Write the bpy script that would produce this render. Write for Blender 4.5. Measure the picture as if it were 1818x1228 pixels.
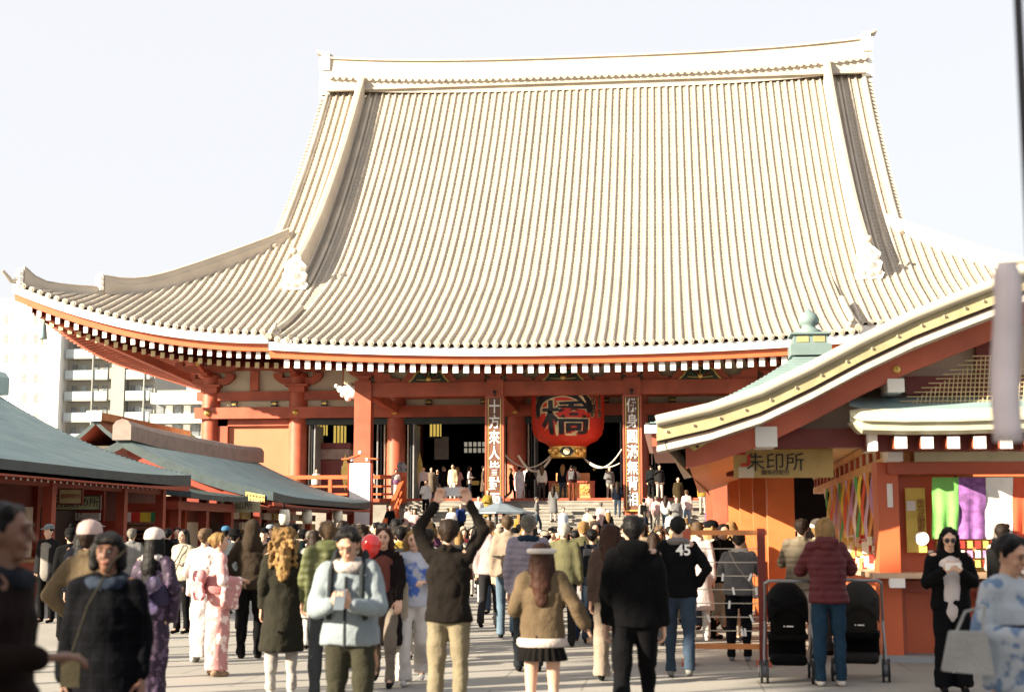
import bpy, bmesh, math, random
import numpy as np
from mathutils import Vector, Matrix
for o in list(bpy.data.objects): bpy.data.objects.remove(o)
SC = bpy.context.scene
COL = SC.collection
R = math.radians
random.seed(7)

# ---------------------------------------------------------------- camera, world, sun, exposure
CAM_H = 1.55
F, CX, CY, HZ, VPX = 2525.0, 909.0, 614.0, 945.0, 1190.0
PITCH = math.atan((HZ - CY) / F)
YAW = math.atan((VPX - CX) * math.cos(PITCH) / F)
cam = bpy.data.cameras.new('camera'); camo = bpy.data.objects.new('camera', cam); COL.objects.link(camo)
camo.location = (0, 0, CAM_H)
camo.rotation_euler = (math.pi / 2 + PITCH, 0, YAW)
cam.sensor_width = 36; cam.lens = F / 1818 * 36
cam.clip_start = 0.1; cam.clip_end = 3000
cam.dof.use_dof = True; cam.dof.focus_distance = 45; cam.dof.aperture_fstop = 2.4
SC.camera = camo
SUN_AZ, SUN_EL = R(56), R(21)        # azimuth from the facade's normal towards the left
sdir = Vector((-math.sin(SUN_AZ) * math.cos(SUN_EL), -math.cos(SUN_AZ) * math.cos(SUN_EL), math.sin(SUN_EL)))
w = bpy.data.worlds.new('World'); SC.world = w; w.use_nodes = True
nt = w.node_tree; nt.nodes.clear()
sky = nt.nodes.new('ShaderNodeTexSky'); sky.sky_type = 'NISHITA'; sky.sun_disc = False
sky.sun_elevation = SUN_EL; sky.sun_rotation = math.atan2(sdir.x, sdir.y)
sky.air_density = 1.0; sky.dust_density = 5.0; sky.ozone_density = 0.6
bg = nt.nodes.new('ShaderNodeBackground'); bg.inputs[1].default_value = 0.085
wo = nt.nodes.new('ShaderNodeOutputWorld')
hz = nt.nodes.new('ShaderNodeMix'); hz.data_type = 'RGBA'; hz.inputs[0].default_value = .86   # bright milky winter air over the whole dome
hz.inputs[7].default_value = (3.02, 3.0, 3.05, 1)
nt.links.new(sky.outputs[0], hz.inputs[6]); nt.links.new(hz.outputs[2], bg.inputs[0]); nt.links.new(bg.outputs[0], wo.inputs[0])
sl = bpy.data.lights.new('sun', 'SUN'); sl.energy = 5.0; sl.angle = R(0.5); sl.color = (1, .865, .67)
slo = bpy.data.objects.new('sun', sl); COL.objects.link(slo)
slo.rotation_euler = sdir.to_track_quat('Z', 'Y').to_euler()
SC.view_settings.view_transform = 'Standard'; SC.view_settings.look = 'None'
SC.view_settings.exposure = 1.95; SC.view_settings.gamma = 1

# ---------------------------------------------------------------- picture -> world helpers (design time measuring)
_f = Vector((-math.sin(YAW) * math.cos(PITCH), math.cos(YAW) * math.cos(PITCH), math.sin(PITCH)))
_r = Vector((math.cos(YAW), math.sin(YAW), 0)); _u = _r.cross(_f)
def ray(x, y): return _f * F + _r * (x - CX) + _u * (CY - y)
def PY(x, y, Y):
    d = ray(x, y); return Vector((0, 0, CAM_H)) + d * (Y / d.y)
def PX(x, y, X):
    d = ray(x, y); return Vector((0, 0, CAM_H)) + d * (X / d.x)
def zat(x, y, Y): return PY(x, y, Y).z
def xat(x, y, Y): return PY(x, y, Y).x

# ---------------------------------------------------------------- materials
def N(nt, t, **kw):
    n = nt.nodes.new(t)
    for k, v in kw.items(): setattr(n, k, v)
    return n
_M = {}
def mat(name, col, rough=.6, var=.12, scale=3.0, bump=.0, bscale=30., metal=0., spec=.4, emit=None, stretch=None, col2=None, spot=None):
    if name in _M: return _M[name]
    m = bpy.data.materials.new(name); m.use_nodes = True; nt = m.node_tree
    b = nt.nodes['Principled BSDF']
    b.inputs['Roughness'].default_value = rough; b.inputs['Metallic'].default_value = metal
    b.inputs['Specular IOR Level'].default_value = spec
    tc = N(nt, 'ShaderNodeTexCoord'); mp = N(nt, 'ShaderNodeMapping')
    nt.links.new(tc.outputs['Object'], mp.inputs[0])
    if stretch: mp.inputs['Scale'].default_value = stretch
    n1 = N(nt, 'ShaderNodeTexNoise'); n1.inputs['Scale'].default_value = scale; n1.inputs['Detail'].default_value = 5
    nt.links.new(mp.outputs[0], n1.inputs['Vector'])
    rp = N(nt, 'ShaderNodeValToRGB')
    c = Vector(col); d = Vector(col2) if col2 else c * (1 - 2 * var)
    rp.color_ramp.elements[0].position = .35; rp.color_ramp.elements[0].color = (*d, 1)
    rp.color_ramp.elements[1].position = .62; rp.color_ramp.elements[1].color = (*c, 1)
    nt.links.new(n1.outputs['Fac'], rp.inputs[0])
    out = rp.outputs[0]
    oi = N(nt, 'ShaderNodeObjectInfo'); hs = N(nt, 'ShaderNodeHueSaturation')
    mr = N(nt, 'ShaderNodeMapRange'); mr.inputs[3].default_value = 1 - var * .8; mr.inputs[4].default_value = 1 + var * .8
    nt.links.new(oi.outputs['Random'], mr.inputs[0]); nt.links.new(mr.outputs[0], hs.inputs['Value'])
    nt.links.new(out, hs.inputs['Color']); out = hs.outputs[0]
    nt.links.new(out, b.inputs['Base Color'])
    if bump:
        n2 = N(nt, 'ShaderNodeTexNoise'); n2.inputs['Scale'].default_value = bscale; n2.inputs['Detail'].default_value = 4
        nt.links.new(mp.outputs[0], n2.inputs['Vector'])
        bp = N(nt, 'ShaderNodeBump'); bp.inputs['Strength'].default_value = bump; bp.inputs['Distance'].default_value = .02
        nt.links.new(n2.outputs['Fac'], bp.inputs['Height']); nt.links.new(bp.outputs[0], b.inputs['Normal'])
    if emit:
        b.inputs['Emission Color'].default_value = (*emit[:3], 1); b.inputs['Emission Strength'].default_value = emit[3]
    _M[name] = m
    return m
RED = mat('vermilion_paint', (.46, .108, .056), .5, .15, 1.1, .05)
DRED = mat('dark_shaded_red', (.15, .02, .013), .5, .10, 1.5, .05)  # dark red, used too as vermilion darkened for shade
ORG = mat('orange_lacquer', (.58, .125, .045), .4, .07, 1.2, .05)
WHT = mat('white_paint', (.80, .78, .74), .5, .04, 2)
CREAM = mat('cream_plaster', (.62, .55, .42), .8, .05, 1.0, .05)
TILE = mat('roof_tile_metal', (.435, .378, .305), .5, .12, .5, .15, 8)
TILED = mat('roof_pan_tile', (.365, .31, .245), .6, .12, 9, .2, 12)
RIDGE = mat('ridge_tile_metal', (.45, .40, .335), .5, .08, .8, .08, 6)
GOLD = mat('gilt_metal', (.80, .55, .16), .35, .1, 6, .1, 20, metal=.6)
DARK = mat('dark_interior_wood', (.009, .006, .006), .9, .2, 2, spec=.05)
BLACK = mat('black_lacquer', (.012, .012, .014), .4, .1, 3)
STONE = mat('pale_stone', (.27, .25, .215), .8, .12, 2.5, .2, 20)
TEAL = mat('verdigris_copper', (.25, .36, .36), .5, .14, 1.2, .15, 10, col2=(.18, .285, .30))
SRED = mat('shaded_stall_red', (.27, .042, .02), .5, .12, 1.5, .05)  # stall red darkened to carry the deep shade under the eaves
TEALP = mat('pale_verdigris', (.16, .225, .22), .6, .10, 1.2, .1, 10)
GREY = mat('grey_metal', (.25, .26, .27), .5, .1, 3)

# ---------------------------------------------------------------- mesh builder
class MB:
    def __init__(s): s.v = []; s.f = []; s.m = []; s.mats = []; s.sm = []
    def mi(s, m):
        if m not in s.mats: s.mats.append(m)
        return s.mats.index(m)
    def add(s, vs, fs, m, smooth=False):
        b = len(s.v); s.v.extend([tuple(v) for v in vs]); k = s.mi(m)
        for f in fs: s.f.append(tuple(b + i for i in f)); s.m.append(k); s.sm.append(smooth)
    def box(s, x0, x1, y0, y1, z0, z1, m, front=None):
        vs = [(x0,y0,z0),(x1,y0,z0),(x1,y1,z0),(x0,y1,z0),(x0,y0,z1),(x1,y0,z1),(x1,y1,z1),(x0,y1,z1)]
        fs = [(3,2,1,0),(4,5,6,7),(1,2,6,5),(2,3,7,6),(3,0,4,7)]
        s.add(vs, fs, m); s.add(vs, [(0,1,5,4)], front or m)
    def obox(s, c, ax, ay, az, m, front=None):
        c = Vector(c); ax, ay, az = Vector(ax), Vector(ay), Vector(az)
        vs = [c + ax*i + ay*j + az*k for k in (-.5,.5) for i, j in ((-.5,-.5),(.5,-.5),(.5,.5),(-.5,.5))]
        s.add(vs, [(3,2,1,0),(4,5,6,7),(1,2,6,5),(2,3,7,6),(3,0,4,7)], m); s.add(vs, [(0,1,5,4)], front or m)
    def beam(s, p, q, wdt, hgt, m, up=(0,0,1)):
        p, q = Vector(p), Vector(q); d = q - p; a = d.cross(Vector(up)).normalized(); u = a.cross(d).normalized()
        s.obox((p + q) / 2, a * wdt, d, u * hgt, m)
    def tube(s, pts, rad, m, n=8, caps=True, smooth=True, flat=1.0):
        pts = [Vector(p) for p in pts]; L = len(pts)
        if not hasattr(rad, '__len__'): rad = [rad] * L
        vs = []; prev = None
        for i, p in enumerate(pts):
            d = (pts[min(i+1, L-1)] - pts[max(i-1, 0)])
            d = d.normalized() if d.length > 1e-9 else Vector((0,0,1))
            ref = prev if prev is not None else (Vector((0,0,1)) if abs(d.z) < .9 else Vector((0,1,0)))
            a = d.cross(ref); a = a.normalized() if a.length > 1e-6 else d.orthogonal().normalized()
            b = a.cross(d).normalized(); prev = b
            for k in range(n):
                t = 2 * math.pi * k / n
                vs.append(p + (a * math.cos(t) + b * math.sin(t) * flat) * rad[i])
        fs = [(i*n+k, i*n+(k+1)%n, (i+1)*n+(k+1)%n, (i+1)*n+k) for i in range(L-1) for k in range(n)]
        s.add(vs, [f[::-1] for f in fs], m, smooth)
        if caps: s.add(vs[:n], [tuple(range(n))], m); s.add(vs[-n:], [tuple(range(n))[::-1]], m)
    def lathe(s, prof, m, c=(0,0,0), n=16, smooth=True, sx=1, sy=1):
        vs = []; c = Vector(c)
        for r, z in prof:
            for k in range(n):
                t = 2*math.pi*k/n; vs.append((c.x + r*math.cos(t)*sx, c.y + r*math.sin(t)*sy, c.z + z))
        L = len(prof)
        s.add(vs, [(i*n+k, i*n+(k+1)%n, (i+1)*n+(k+1)%n, (i+1)*n+k) for i in range(L-1) for k in range(n)], m, smooth)
    def prism(s, poly, y0, y1, m, front=None):      # polygon in XZ extruded along Y
        n = len(poly)
        vs = [(x, y0, z) for x, z in poly] + [(x, y1, z) for x, z in poly]
        s.add(vs, [(i, (i+1)%n, n+(i+1)%n, n+i) for i in range(n)], m)
        s.add(vs, [tuple(range(n, 2*n))[::-1]], m); s.add(vs, [tuple(range(n))], front or m)
    def ball(s, c, r, m, n=10, k=7, sc=(1,1,1)):
        s.lathe([(max(1e-4, math.sin(math.pi*i/k))*r, -math.cos(math.pi*i/k)*r*sc[2]) for i in range(k+1)], m, c, n, True, sc[0], sc[1])
    def mesh(s, name):
        me = bpy.data.meshes.new(name); me.from_pydata(s.v, [], s.f)
        for m in s.mats: me.materials.append(m)
        me.polygons.foreach_set('material_index', s.m); me.polygons.foreach_set('use_smooth', s.sm)
        me.validate(); me.update()
        return me
    def build(s, name, parent=None, loc=None, rot=None):
        return inst(s.mesh(name), name, parent, loc, rot)
def inst(me, name, parent=None, loc=None, rot=None, scale=None):
    o = bpy.data.objects.new(name, me); COL.objects.link(o)
    if parent is not None: o.parent = parent
    if loc is not None: o.location = loc
    if rot is not None: o.rotation_euler = rot
    if scale is not None: o.scale = scale
    return o
def tag(o, label=None, cat=None, group=None, kind=None):
    if label: o['label'] = label
    if cat: o['category'] = cat
    if group: o['group'] = group
    if kind: o['kind'] = kind
    return o
def empty(name, loc=(0,0,0), rz=0, label=None, cat=None, group=None):
    o = bpy.data.objects.new(name, None); COL.objects.link(o); o.location = loc; o.rotation_euler = (0,0,rz)
    o.empty_display_size = .2
    return tag(o, label, cat, group)
def bev(o, wdt=.01, seg=1):
    m = o.modifiers.new('bevel', 'BEVEL'); m.width = wdt; m.segments = seg; m.limit_method = 'ANGLE'; return o
def text_mesh(body, size, m, depth=.01, offset=0., vertical=False, name='lettering', bold=0):
    cu = bpy.data.curves.new('txt', 'FONT'); cu.body = '\n'.join(body) if vertical else body
    cu.size = size; cu.align_x = 'CENTER'; cu.align_y = 'CENTER'; cu.extrude = depth; cu.offset = offset; cu.resolution_u = 3
    if vertical: cu.space_line = .82
    o = bpy.data.objects.new('txt', cu); COL.objects.link(o)
    dg = bpy.context.evaluated_depsgraph_get(); me = bpy.data.meshes.new_from_object(o.evaluated_get(dg))
    bpy.data.objects.remove(o); me.name = name; me.materials.clear(); me.materials.append(m)
    return me
def cr(xs, ys):
    """smooth monotone-ish interpolation through points (Catmull-Rom)"""
    def fn(x):
        if x <= xs[0]: return ys[0] + (x - xs[0]) * (ys[1]-ys[0])/(xs[1]-xs[0])
        if x >= xs[-1]: return ys[-1] + (x - xs[-1]) * (ys[-1]-ys[-2])/(xs[-1]-xs[-2])
        i = max(k for k in range(len(xs)-1) if xs[k] <= x)
        def sl(k):
            if k == 0: return (ys[1]-ys[0])/(xs[1]-xs[0])
            if k == len(xs)-1: return (ys[-1]-ys[-2])/(xs[-1]-xs[-2])
            return (ys[k+1]-ys[k-1])/(xs[k+1]-xs[k-1])
        h = xs[i+1]-xs[i]; t = (x-xs[i])/h
        return (2*t**3-3*t**2+1)*ys[i] + (t**3-2*t**2+t)*h*sl(i) + (-2*t**3+3*t**2)*ys[i+1] + (t**3-t**2)*h*sl(i+1)
    return fn

# ---------------------------------------------------------------- ground
def ground_mat():
    m = bpy.data.materials.new('paving'); m.use_nodes = True; nt = m.node_tree; b = nt.nodes['Principled BSDF']
    b.inputs['Roughness'].default_value = .85
    tc = N(nt, 'ShaderNodeTexCoord')
    n1 = N(nt, 'ShaderNodeTexNoise'); n1.inputs['Scale'].default_value = .5; n1.inputs['Detail'].default_value = 8
    n2 = N(nt, 'ShaderNodeTexNoise'); n2.inputs['Scale'].default_value = 60; n2.inputs['Detail'].default_value = 3
    for n in (n1, n2): nt.links.new(tc.outputs['Object'], n.inputs['Vector'])
    mx = N(nt, 'ShaderNodeMix', data_type='RGBA'); mx.inputs[6].default_value = (.27, .255, .23, 1); mx.inputs[7].default_value = (.43, .405, .355, 1)
    nt.links.new(n1.outputs['Fac'], mx.inputs[0])
    mx2 = N(nt, 'ShaderNodeMix', data_type='RGBA', blend_type='MULTIPLY'); mx2.inputs[0].default_value = .5
    nt.links.new(mx.outputs[2], mx2.inputs[6]); nt.links.new(n2.outputs['Fac'], mx2.inputs[7])
    br = N(nt, 'ShaderNodeTexBrick'); br.inputs['Scale'].default_value = 1; br.inputs['Mortar Size'].default_value = .012
    br.inputs['Brick Width'].default_value = 1.8; br.inputs['Row Height'].default_value = 1.2; br.inputs[1].default_value = (1,1,1,1); br.inputs[2].default_value = (.9,.9,.9,1); br.inputs[3].default_value = (.45,.45,.45,1)
    nt.links.new(tc.outputs['Object'], br.inputs['Vector'])
    mx3 = N(nt, 'ShaderNodeMix', data_type='RGBA', blend_type='MULTIPLY'); mx3.inputs[0].default_value = .8
    nt.links.new(mx2.outputs[2], mx3.inputs[6]); nt.links.new(br.outputs[0], mx3.inputs[7])
    nt.links.new(mx3.outputs[2], b.inputs['Base Color'])
    bp = N(nt, 'ShaderNodeBump'); bp.inputs['Strength'].default_value = .3; bp.inputs['Distance'].default_value = .01
    nt.links.new(n2.outputs['Fac'], bp.inputs['Height']); nt.links.new(bp.outputs[0], b.inputs['Normal'])
    return m
g = MB(); g.add([(-900,-400,0),(900,-400,0),(900,1600,0),(-900,1600,0)], [(0,1,2,3)], ground_mat())
tag(g.build('ground'), kind='structure')
# ================================================================ MAIN HALL
AX = -4.53
HALL = empty('temple_hall', (AX, 71, 0), 0, 'huge red temple hall with a towering pale tiled roof and red lantern bay', 'temple')
def hp(x, y, z): return (x, y - 71, z)          # rel coords -> local coords of the hall
YE, YR, XE, XV = 64.5, 86.0, 26.8, 16.7
P = cr([0, 1.5, 5.5, 9.5, 13.5, 17.5, 21.5], [10.85, 11.6, 13.75, 16.7, 20.4, 24.7, 29.5])
def uplift(rx, d):
    a = max(0, abs(rx) - 13.5) / 13.3
    return 2.65 * a ** 2.1 * max(0, 1 - d / 11) ** 1.5
def side_up(dy, dx):
    a = max(0, 13.5 - dy) / 13.5
    if dy > 30: a = max(0, min(1, (dy - 29.5) / 13.5))
    return 2.65 * (.40 + .60 * a ** 2.1) * max(0, 1 - dx / 11) ** 1.5
def roofz(rx, y):
    dy = (y - YE) if y <= YR else (2*YR - YE - y)
    dx = XE - abs(rx)
    if abs(rx) <= XV or dx > dy: return P(dy) + uplift(rx, dy)
    return P(dx) + side_up(dy, dx)
KX0, KX1, KY0, KY1 = -13.1, 12.6, 61.0, 68.6
KY1 = 73.0
PK = cr([61.0, 64.5, 68.0, 70.5, 73.0, 75.5], [9.62, 11.0, P(3.5)+.12, P(6)+.03, P(8.5), P(11)])
def koz(rx, y):
    e = 9.62 + .42 * (abs(rx) / 13.0) ** 2.2
    k = 1 - (y - KY0) / (KY1 - KY0)
    return (e - 9.62) * k + PK(y) if y < KY1 else P(y - YE)
ROOF_E = empty('roof', (0, 0, 0)); ROOF_E.parent = HALL
# stepped pan tiles: one sheet per wing, front slope
PITCHX = .4235
def stepped(fn, xs, ys, m, name, parent, th=.035):
    b = MB(); vs = []; rows = []
    for j, y in enumerate(ys):
        if j: rows.append((y - .001, -.0))
        rows.append((y, th if j else th))
    vs = [hp(x, y, fn(x, y) + dz) for (y, dz) in rows for x in xs]; n = len(xs)
    fs = [(r*n+i, r*n+i+1, (r+1)*n+i+1, (r+1)*n+i) for r in range(len(rows)-1) for i in range(n-1)]
    b.add(vs, fs, m); return b.build(name, parent)
nrow = int(2*XE/PITCHX); X0 = -XE + .15
rib_x = [X0 + i*PITCHX for i in range(nrow+1) if X0 + i*PITCHX < XE - .1]
ys_main = [YE + .29*i for i in range(int((YR-YE)/.29)+1)] + [YR]
stepped(roofz, [-XV + PITCHX*i for i in range(int(2*XV/PITCHX)+1)] + [XV], ys_main, TILED, 'pan_tile_slope', ROOF_E)
for sgn in (-1, 1):                              # wings beyond the gable verge (front facing part and side slope)
    xs = [sgn * (XV + .02 + i*(XE - XV - .02)/26) for i in range(27)]
    if sgn < 0: xs = xs[::-1]
    ys = [YE + .29*i for i in range(int((2*(YR-YE))/.29)+1)]
    stepped(roofz, xs, ys, TILED, 'pan_tile_wing', ROOF_E)
ysb = [YR + 2.15*i for i in range(11)]
stepped(roofz, [-XV, -8, 0, 8, XV], ysb, TILED, 'back_slope', ROOF_E)
stepped(koz, [KX0 + i*(KX1-KX0)/58 for i in range(59)], [KY0 + .29*i for i in range(42)], TILED, 'porch_pan_tiles', ROOF_E)
def rib(fn, x, y0, y1, name='tile_row', lift=0.02, r=.097):
    b = MB(); n = max(3, int((y1-y0)/.58)); k = 6; vs = []; fs = []
    seq = []
    for i in range(n+1):
        y = y0 + (y1-y0)*i/n; seq.append((y, r*1.06 if i < n else r))
        if i < n: seq.append((y0 + (y1-y0)*(i+1)/n - .03, r*.93))
    for (y, rr) in seq:
        z = fn(x, y) + lift
        s = (fn(x, min(y+.3, y1)) - fn(x, max(y-.3, y0))) / max(.05, min(y+.3, y1) - max(y-.3, y0)); L = math.hypot(1, s)
        ny, nz = -s/L, 1/L
        for q in range(k):
            t = math.pi * q/(k-1)
            vs.append(hp(x + math.cos(t)*rr, y + ny*math.sin(t)*rr*1.1, z + nz*math.sin(t)*rr*1.1))
    for i in range(len(seq)-1):
        for q in range(k-1): fs.append((i*k+q, i*k+q+1, (i+1)*k+q+1, (i+1)*k+q))
    b.add(vs, [f[::-1] for f in fs], TILE, True)
    z = fn(x, y0); rr = .135
    ring = [hp(x + math.cos(2*math.pi*q/10)*rr, y0 - .05, z + .03 + math.sin(2*math.pi*q/10)*rr) for q in range(10)]
    ring2 = [hp(x + math.cos(2*math.pi*q/10)*rr, y0 + .12, z + .03 + math.sin(2*math.pi*q/10)*rr) for q in range(10)]
    b.add(ring + ring2, [tuple(range(10))] + [(q, 10+q, 10+(q+1)%10, (q+1)%10) for q in range(10)], RIDGE)
    ir = [hp(x + math.cos(2*math.pi*q/8)*.075, y0 - .075, z + .03 + math.sin(2*math.pi*q/8)*.075) for q in range(8)]
    ir2 = [hp(x + math.cos(2*math.pi*q/8)*.09, y0 - .05, z + .03 + math.sin(2*math.pi*q/8)*.09) for q in range(8)]
    b.add(ir + ir2, [tuple(range(8))] + [(q, 8+q, 8+(q+1)%8, (q+1)%8) for q in range(8)], TILED)
    return b.build(name, ROOF_E)
for x in rib_x:
    if KX0 + .1 < x < KX1 - .1:
        rib(lambda a, c: koz(a, c), x, KY0 - .02, YR - .2)
    elif abs(x) <= XV: rib(roofz, x, YE - .02, YR - .2)
    else:
        hip = YE + (XE - abs(x))
        if hip - YE > .5: rib(roofz, x, YE - .02, hip - .05)
# side slope ribs (run sideways)
for sgn in (-1, 1):
    y = YE + .6
    while y < YR + 16:
        dy = min(y - YE, 2*YR - YE - y); top = min(dy, XE - XV)
        b = MB(); n = 12
        b.tube([hp(sgn*(XE - top*i/n), y, roofz(sgn*(XE - top*i/n), y) + .03) for i in range(n+1)], .1, TILE, 6)
        b.build('side_tile_row', ROOF_E); y += PITCHX * 1.5
# ridges
def ridge(path, w0, h, m, name, parent=HALL, ov=.1, yoff=71):
    """wall-like ridge with a rounded cap following a path of local rel points (x, y, zbase)"""
    b = MB(); n = len(path); prof = [(-w0/2, -.5), (-w0/2, h*.22), (-w0*.44, h*.24), (-w0*.40, h*.55), (-w0*.37, h*.90), (-w0*.46, h*.91), (-w0*.36, h*1.0), (0, h*1.05)]
    prof = prof + [(-a, z) for a, z in prof[-2::-1]]; k = len(prof); vs = []
    for i, p in enumerate(path):
        a = Vector(path[max(0, i-1)]); c = Vector(path[min(n-1, i+1)]); d = c - a; d.z = 0; d.normalize(); s = Vector((d.y, -d.x, 0))
        for (o_, z_) in prof: vs.append(Vector(hp(*p)) + s*o_ + Vector((0, 0, z_)))
    fs = [(i*k+q, i*k+q+1, (i+1)*k+q+1, (i+1)*k+q) for i in range(n-1) for q in range(k-1)]
    fs += [tuple(range(k)), tuple((n-1)*k+q for q in range(k))[::-1]]
    b.add(vs, fs, m); return b.build(name, parent)
NR = 24
RZ = lambda rx: 29.25 + .55 * abs(rx/17)**3
mr = ridge([(-16.7 + 33.6*i/NR, YR, RZ(-16.7 + 33.6*i/NR)) for i in range(NR+1)], 1.5, 1.75, RIDGE, 'main_ridge', ROOF_E)
b = MB()                                         # row of round end tiles beneath the ridge
for i in range(79):
    x = -16.4 + i*PITCHX
    b.tube([hp(x, YR-.95, RZ(x)+.3), hp(x, YR-.4, RZ(x)+.3)], .15, RIDGE, 8)
b.beam(hp(-16.7, YR-.8, 29.2), hp(16.7, YR-.8, 29.2), .3, .12, RIDGE)
tag(b.build('ridge_end_tile_row', ROOF_E), kind='stuff')
def ornament(x, y, z, s, name, parent=HALL, side=0):
    b = MB()
    pts = [(-.5,0),(-.62,.25),(-.45,.35),(-.55,.7),(-.42,.85),(-.5,1.1),(-.25,1.35),(0,1.5),(.25,1.35),(.5,1.1),(.42,.85),(.55,.7),(.45,.35),(.62,.25),(.5,0)]
    b.prism([(a*s, c*s) for a, c in pts][::-1], -.15*s, .15*s, WHT)
    for cx_, cz_, r_ in ((-.25,.95,.14),(.25,.95,.14),(0,.65,.2),(-.3,.3,.13),(.3,.3,.13),(0,.25,.16),(0,1.2,.12)):
        b.ball((cx_*s, -.17*s, cz_*s), r_*s, WHT, 8, 5)
    o = b.build(name, parent, Vector(hp(x, y, z))); o.rotation_euler = (0, 0, side)
    return o
for sgn in (-1, 1):                              # tall stacked end pieces of the main ridge
    b = MB(); xx = sgn*16.85
    for k, (z0, z1, w_) in enumerate(((-.9,-.1,.75),(-.1,.7,.95),(.7,1.5,.8),(1.5,2.4,.95),(2.4,2.8,.7))):
        b.box(xx-.3*w_*1.2, xx+.3*w_*1.2, YR-71-.75*w_, YR-71+.75*w_, 29.1+z0, 29.1+z1-.05, WHT)
    b.beam(hp(sgn*16.5, YR, 31.6), hp(sgn*17.5, YR, 32.0), .8, .25, RIDGE)
    bev(b.build('ridge_end_ornament', ROOF_E), .08, 2)
for sgn in (-1, 1):                              # descending ridges
    xd = sgn * 14.4
    ysd = [YR - .9 - (YR - .9 - 70.5) * i/16 for i in range(17)]
    ridge([(xd, y, roofz(xd, y)) for y in ysd], .5, 1.6, RIDGE, 'descending_ridge', ROOF_E)
    b = MB()                                     # low gutter rib running beside it
    b.tube([hp(xd + .62, y, roofz(xd, y) + .12) for y in ysd], .13, TILE, 6); b.build('descending_ridge_side_roll', ROOF_E)
    ornament(xd, 70.15, roofz(xd, 70.3) - .1, 1.15, 'onigawara', ROOF_E)
    b = MB(); b.lathe([(.01,0),(.17,.02),(.17,.2),(.01,.22)], RIDGE, (0,0,0), 10); o = b.build('ridge_roundel', ROOF_E, Vector(hp(xd, 70.0, roofz(xd, 70.3) + 1.85)), (R(90),0,0))
    # verge rolls at the gable edge with tile teeth
    b = MB(); yv = [YR - (YR - YE - 9.6)*i/18 for i in range(19)]
    b.tube([hp(sgn*(XV-.05), y, roofz(sgn*XV, y)+.1) for y in yv], .16, TILE, 6)
    b.build('verge_roll', ROOF_E)
    b = MB(); nt_ = 46
    for i in range(nt_):
        y = YR - .2 - (YR - YE - 9.8)*i/nt_; z = P(y-YE)
        b.tube([hp(sgn*(XV-.1), y, z+.02), hp(sgn*(XV+.35), y, z-.05)], .13, TILE, 6)
    tag(b.build('verge_end_tiles', ROOF_E), kind='stuff')
    # gable wall under the verge
    b = MB(); ys = [74.2 + (2*YR-148.4)*i/20 for i in range(21)]
    xw = sgn*(XV-.5); vs = []
    for y in ys: vs += [hp(xw, y, 15.5), hp(xw, y, max(15.6, (P(y-YE) if y < YR else P(2*YR-YE-y)) - .25))]
    fs = [(2*i, 2*i+2, 2*i+3, 2*i+1) for i in range(20)]
    b.add(vs, fs, DRED); b.build('gable_wall', HALL)
    # hip ridges: two tiers, each with an upturned end
    def hippath(a0, a1, n, tip, mid=0):
        out = []
        for i in range(n+1):
            a = a0 + (a1-a0)*i/n; z = roofz(sgn*(XE-a-.001), YE+a) + .05
            t = max(0, (i/n - .72)/.28); out.append((sgn*(XE-a), YE+a, z + tip*t*t + mid*math.sin(math.pi*i/n)))
        return out
    ridge(hippath(10.6, 3.2, 14, .5, .38), .5, .46, RIDGE, 'upper_hip_ridge', ROOF_E)
    ridge(hippath(3.5, .35, 8, .5), .42, .4, RIDGE, 'lower_hip_ridge', ROOF_E)
    b = MB(); c = hippath(.6, -.35, 3, .35); b.tube([hp(*p) for p in c], [.13,.13,.12,.08], RIDGE, 8); b.build('corner_tip_tile', ROOF_E)
    for a in (3.2, .35):
        z = roofz(sgn*(XE-a), YE+a); ornament(sgn*(XE-a+.12), YE+a-.15, z-.1, .62, 'hip_end_ornament', ROOF_E, sgn*R(45))
# small ridge + lion ornament at the porch's left and right edges
for sx, xk in ((-1, KX0), (1, KX1)):
    b = MB(); ys = [KY0 + 5.5*i/10 for i in range(11)]
    b.tube([hp(xk, y, koz(xk, y)+.12) for y in ys], .17, TILE, 8)
    b.add([hp(xk, y, koz(xk, y)+.1) for y in ys] + [hp(xk, y, koz(xk, y)-.45) for y in ys], [(i, i+1, 12+i, 11+i) for i in range(10)], WHT)
    b.build('porch_edge_roll', ROOF_E)
    b = MB()
    for c, r_ in (((0,0,.15),.2),((0,-.12,.42),.15),((.12,.1,.3),.14),((-.1,-.2,.2),.12),((0,.05,.6),.09),((.14,-.05,.05),.1),((-.15,0,.05),.1)): b.ball(c, r_, RIDGE, 8, 6)
    b.build('porch_ridge_ornament', ROOF_E, hp(xk + .25*sx*-1, KY0+.25, koz(xk, KY0) + .12))

# ---- eaves: white edge board, fascia, rafters
def eave_strip(pts, h0, h1, m, name, t=.25, inward=(0,1,0)):
    b = MB(); n = len(pts); vs = []
    for p in pts:
        q = Vector(hp(*p)); i_ = Vector(inward)*t
        vs += [q+Vector((0,0,h0)), q+Vector((0,0,h1)), q+i_+Vector((0,0,h1)), q+i_+Vector((0,0,h0))]
    fs = []
    for i in range(n-1):
        a = 4*i; c = 4*(i+1)
        fs += [(a,c,c+1,a+1),(a+1,c+1,c+2,a+2),(a+2,c+2,c+3,a+3),(a+3,c+3,c,a)]
    fs += [(0,1,2,3), (4*n-4,4*n-1,4*n-2,4*n-3)]
    b.add(vs, fs, m); return b.build(name, HALL)
def ko_line(y, off=0, n=30): return [(KX0 + (KX1-KX0)*i/n, y, koz(KX0 + (KX1-KX0)*i/n, KY0) + off) for i in range(n+1)]
eave_strip(ko_line(61.04), -.46, -.10, WHT, 'porch_white_eave_board', .3)
eave_strip(ko_line(61.25), -.78, -.462, ORG, 'porch_eave_fascia', .4)
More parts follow.
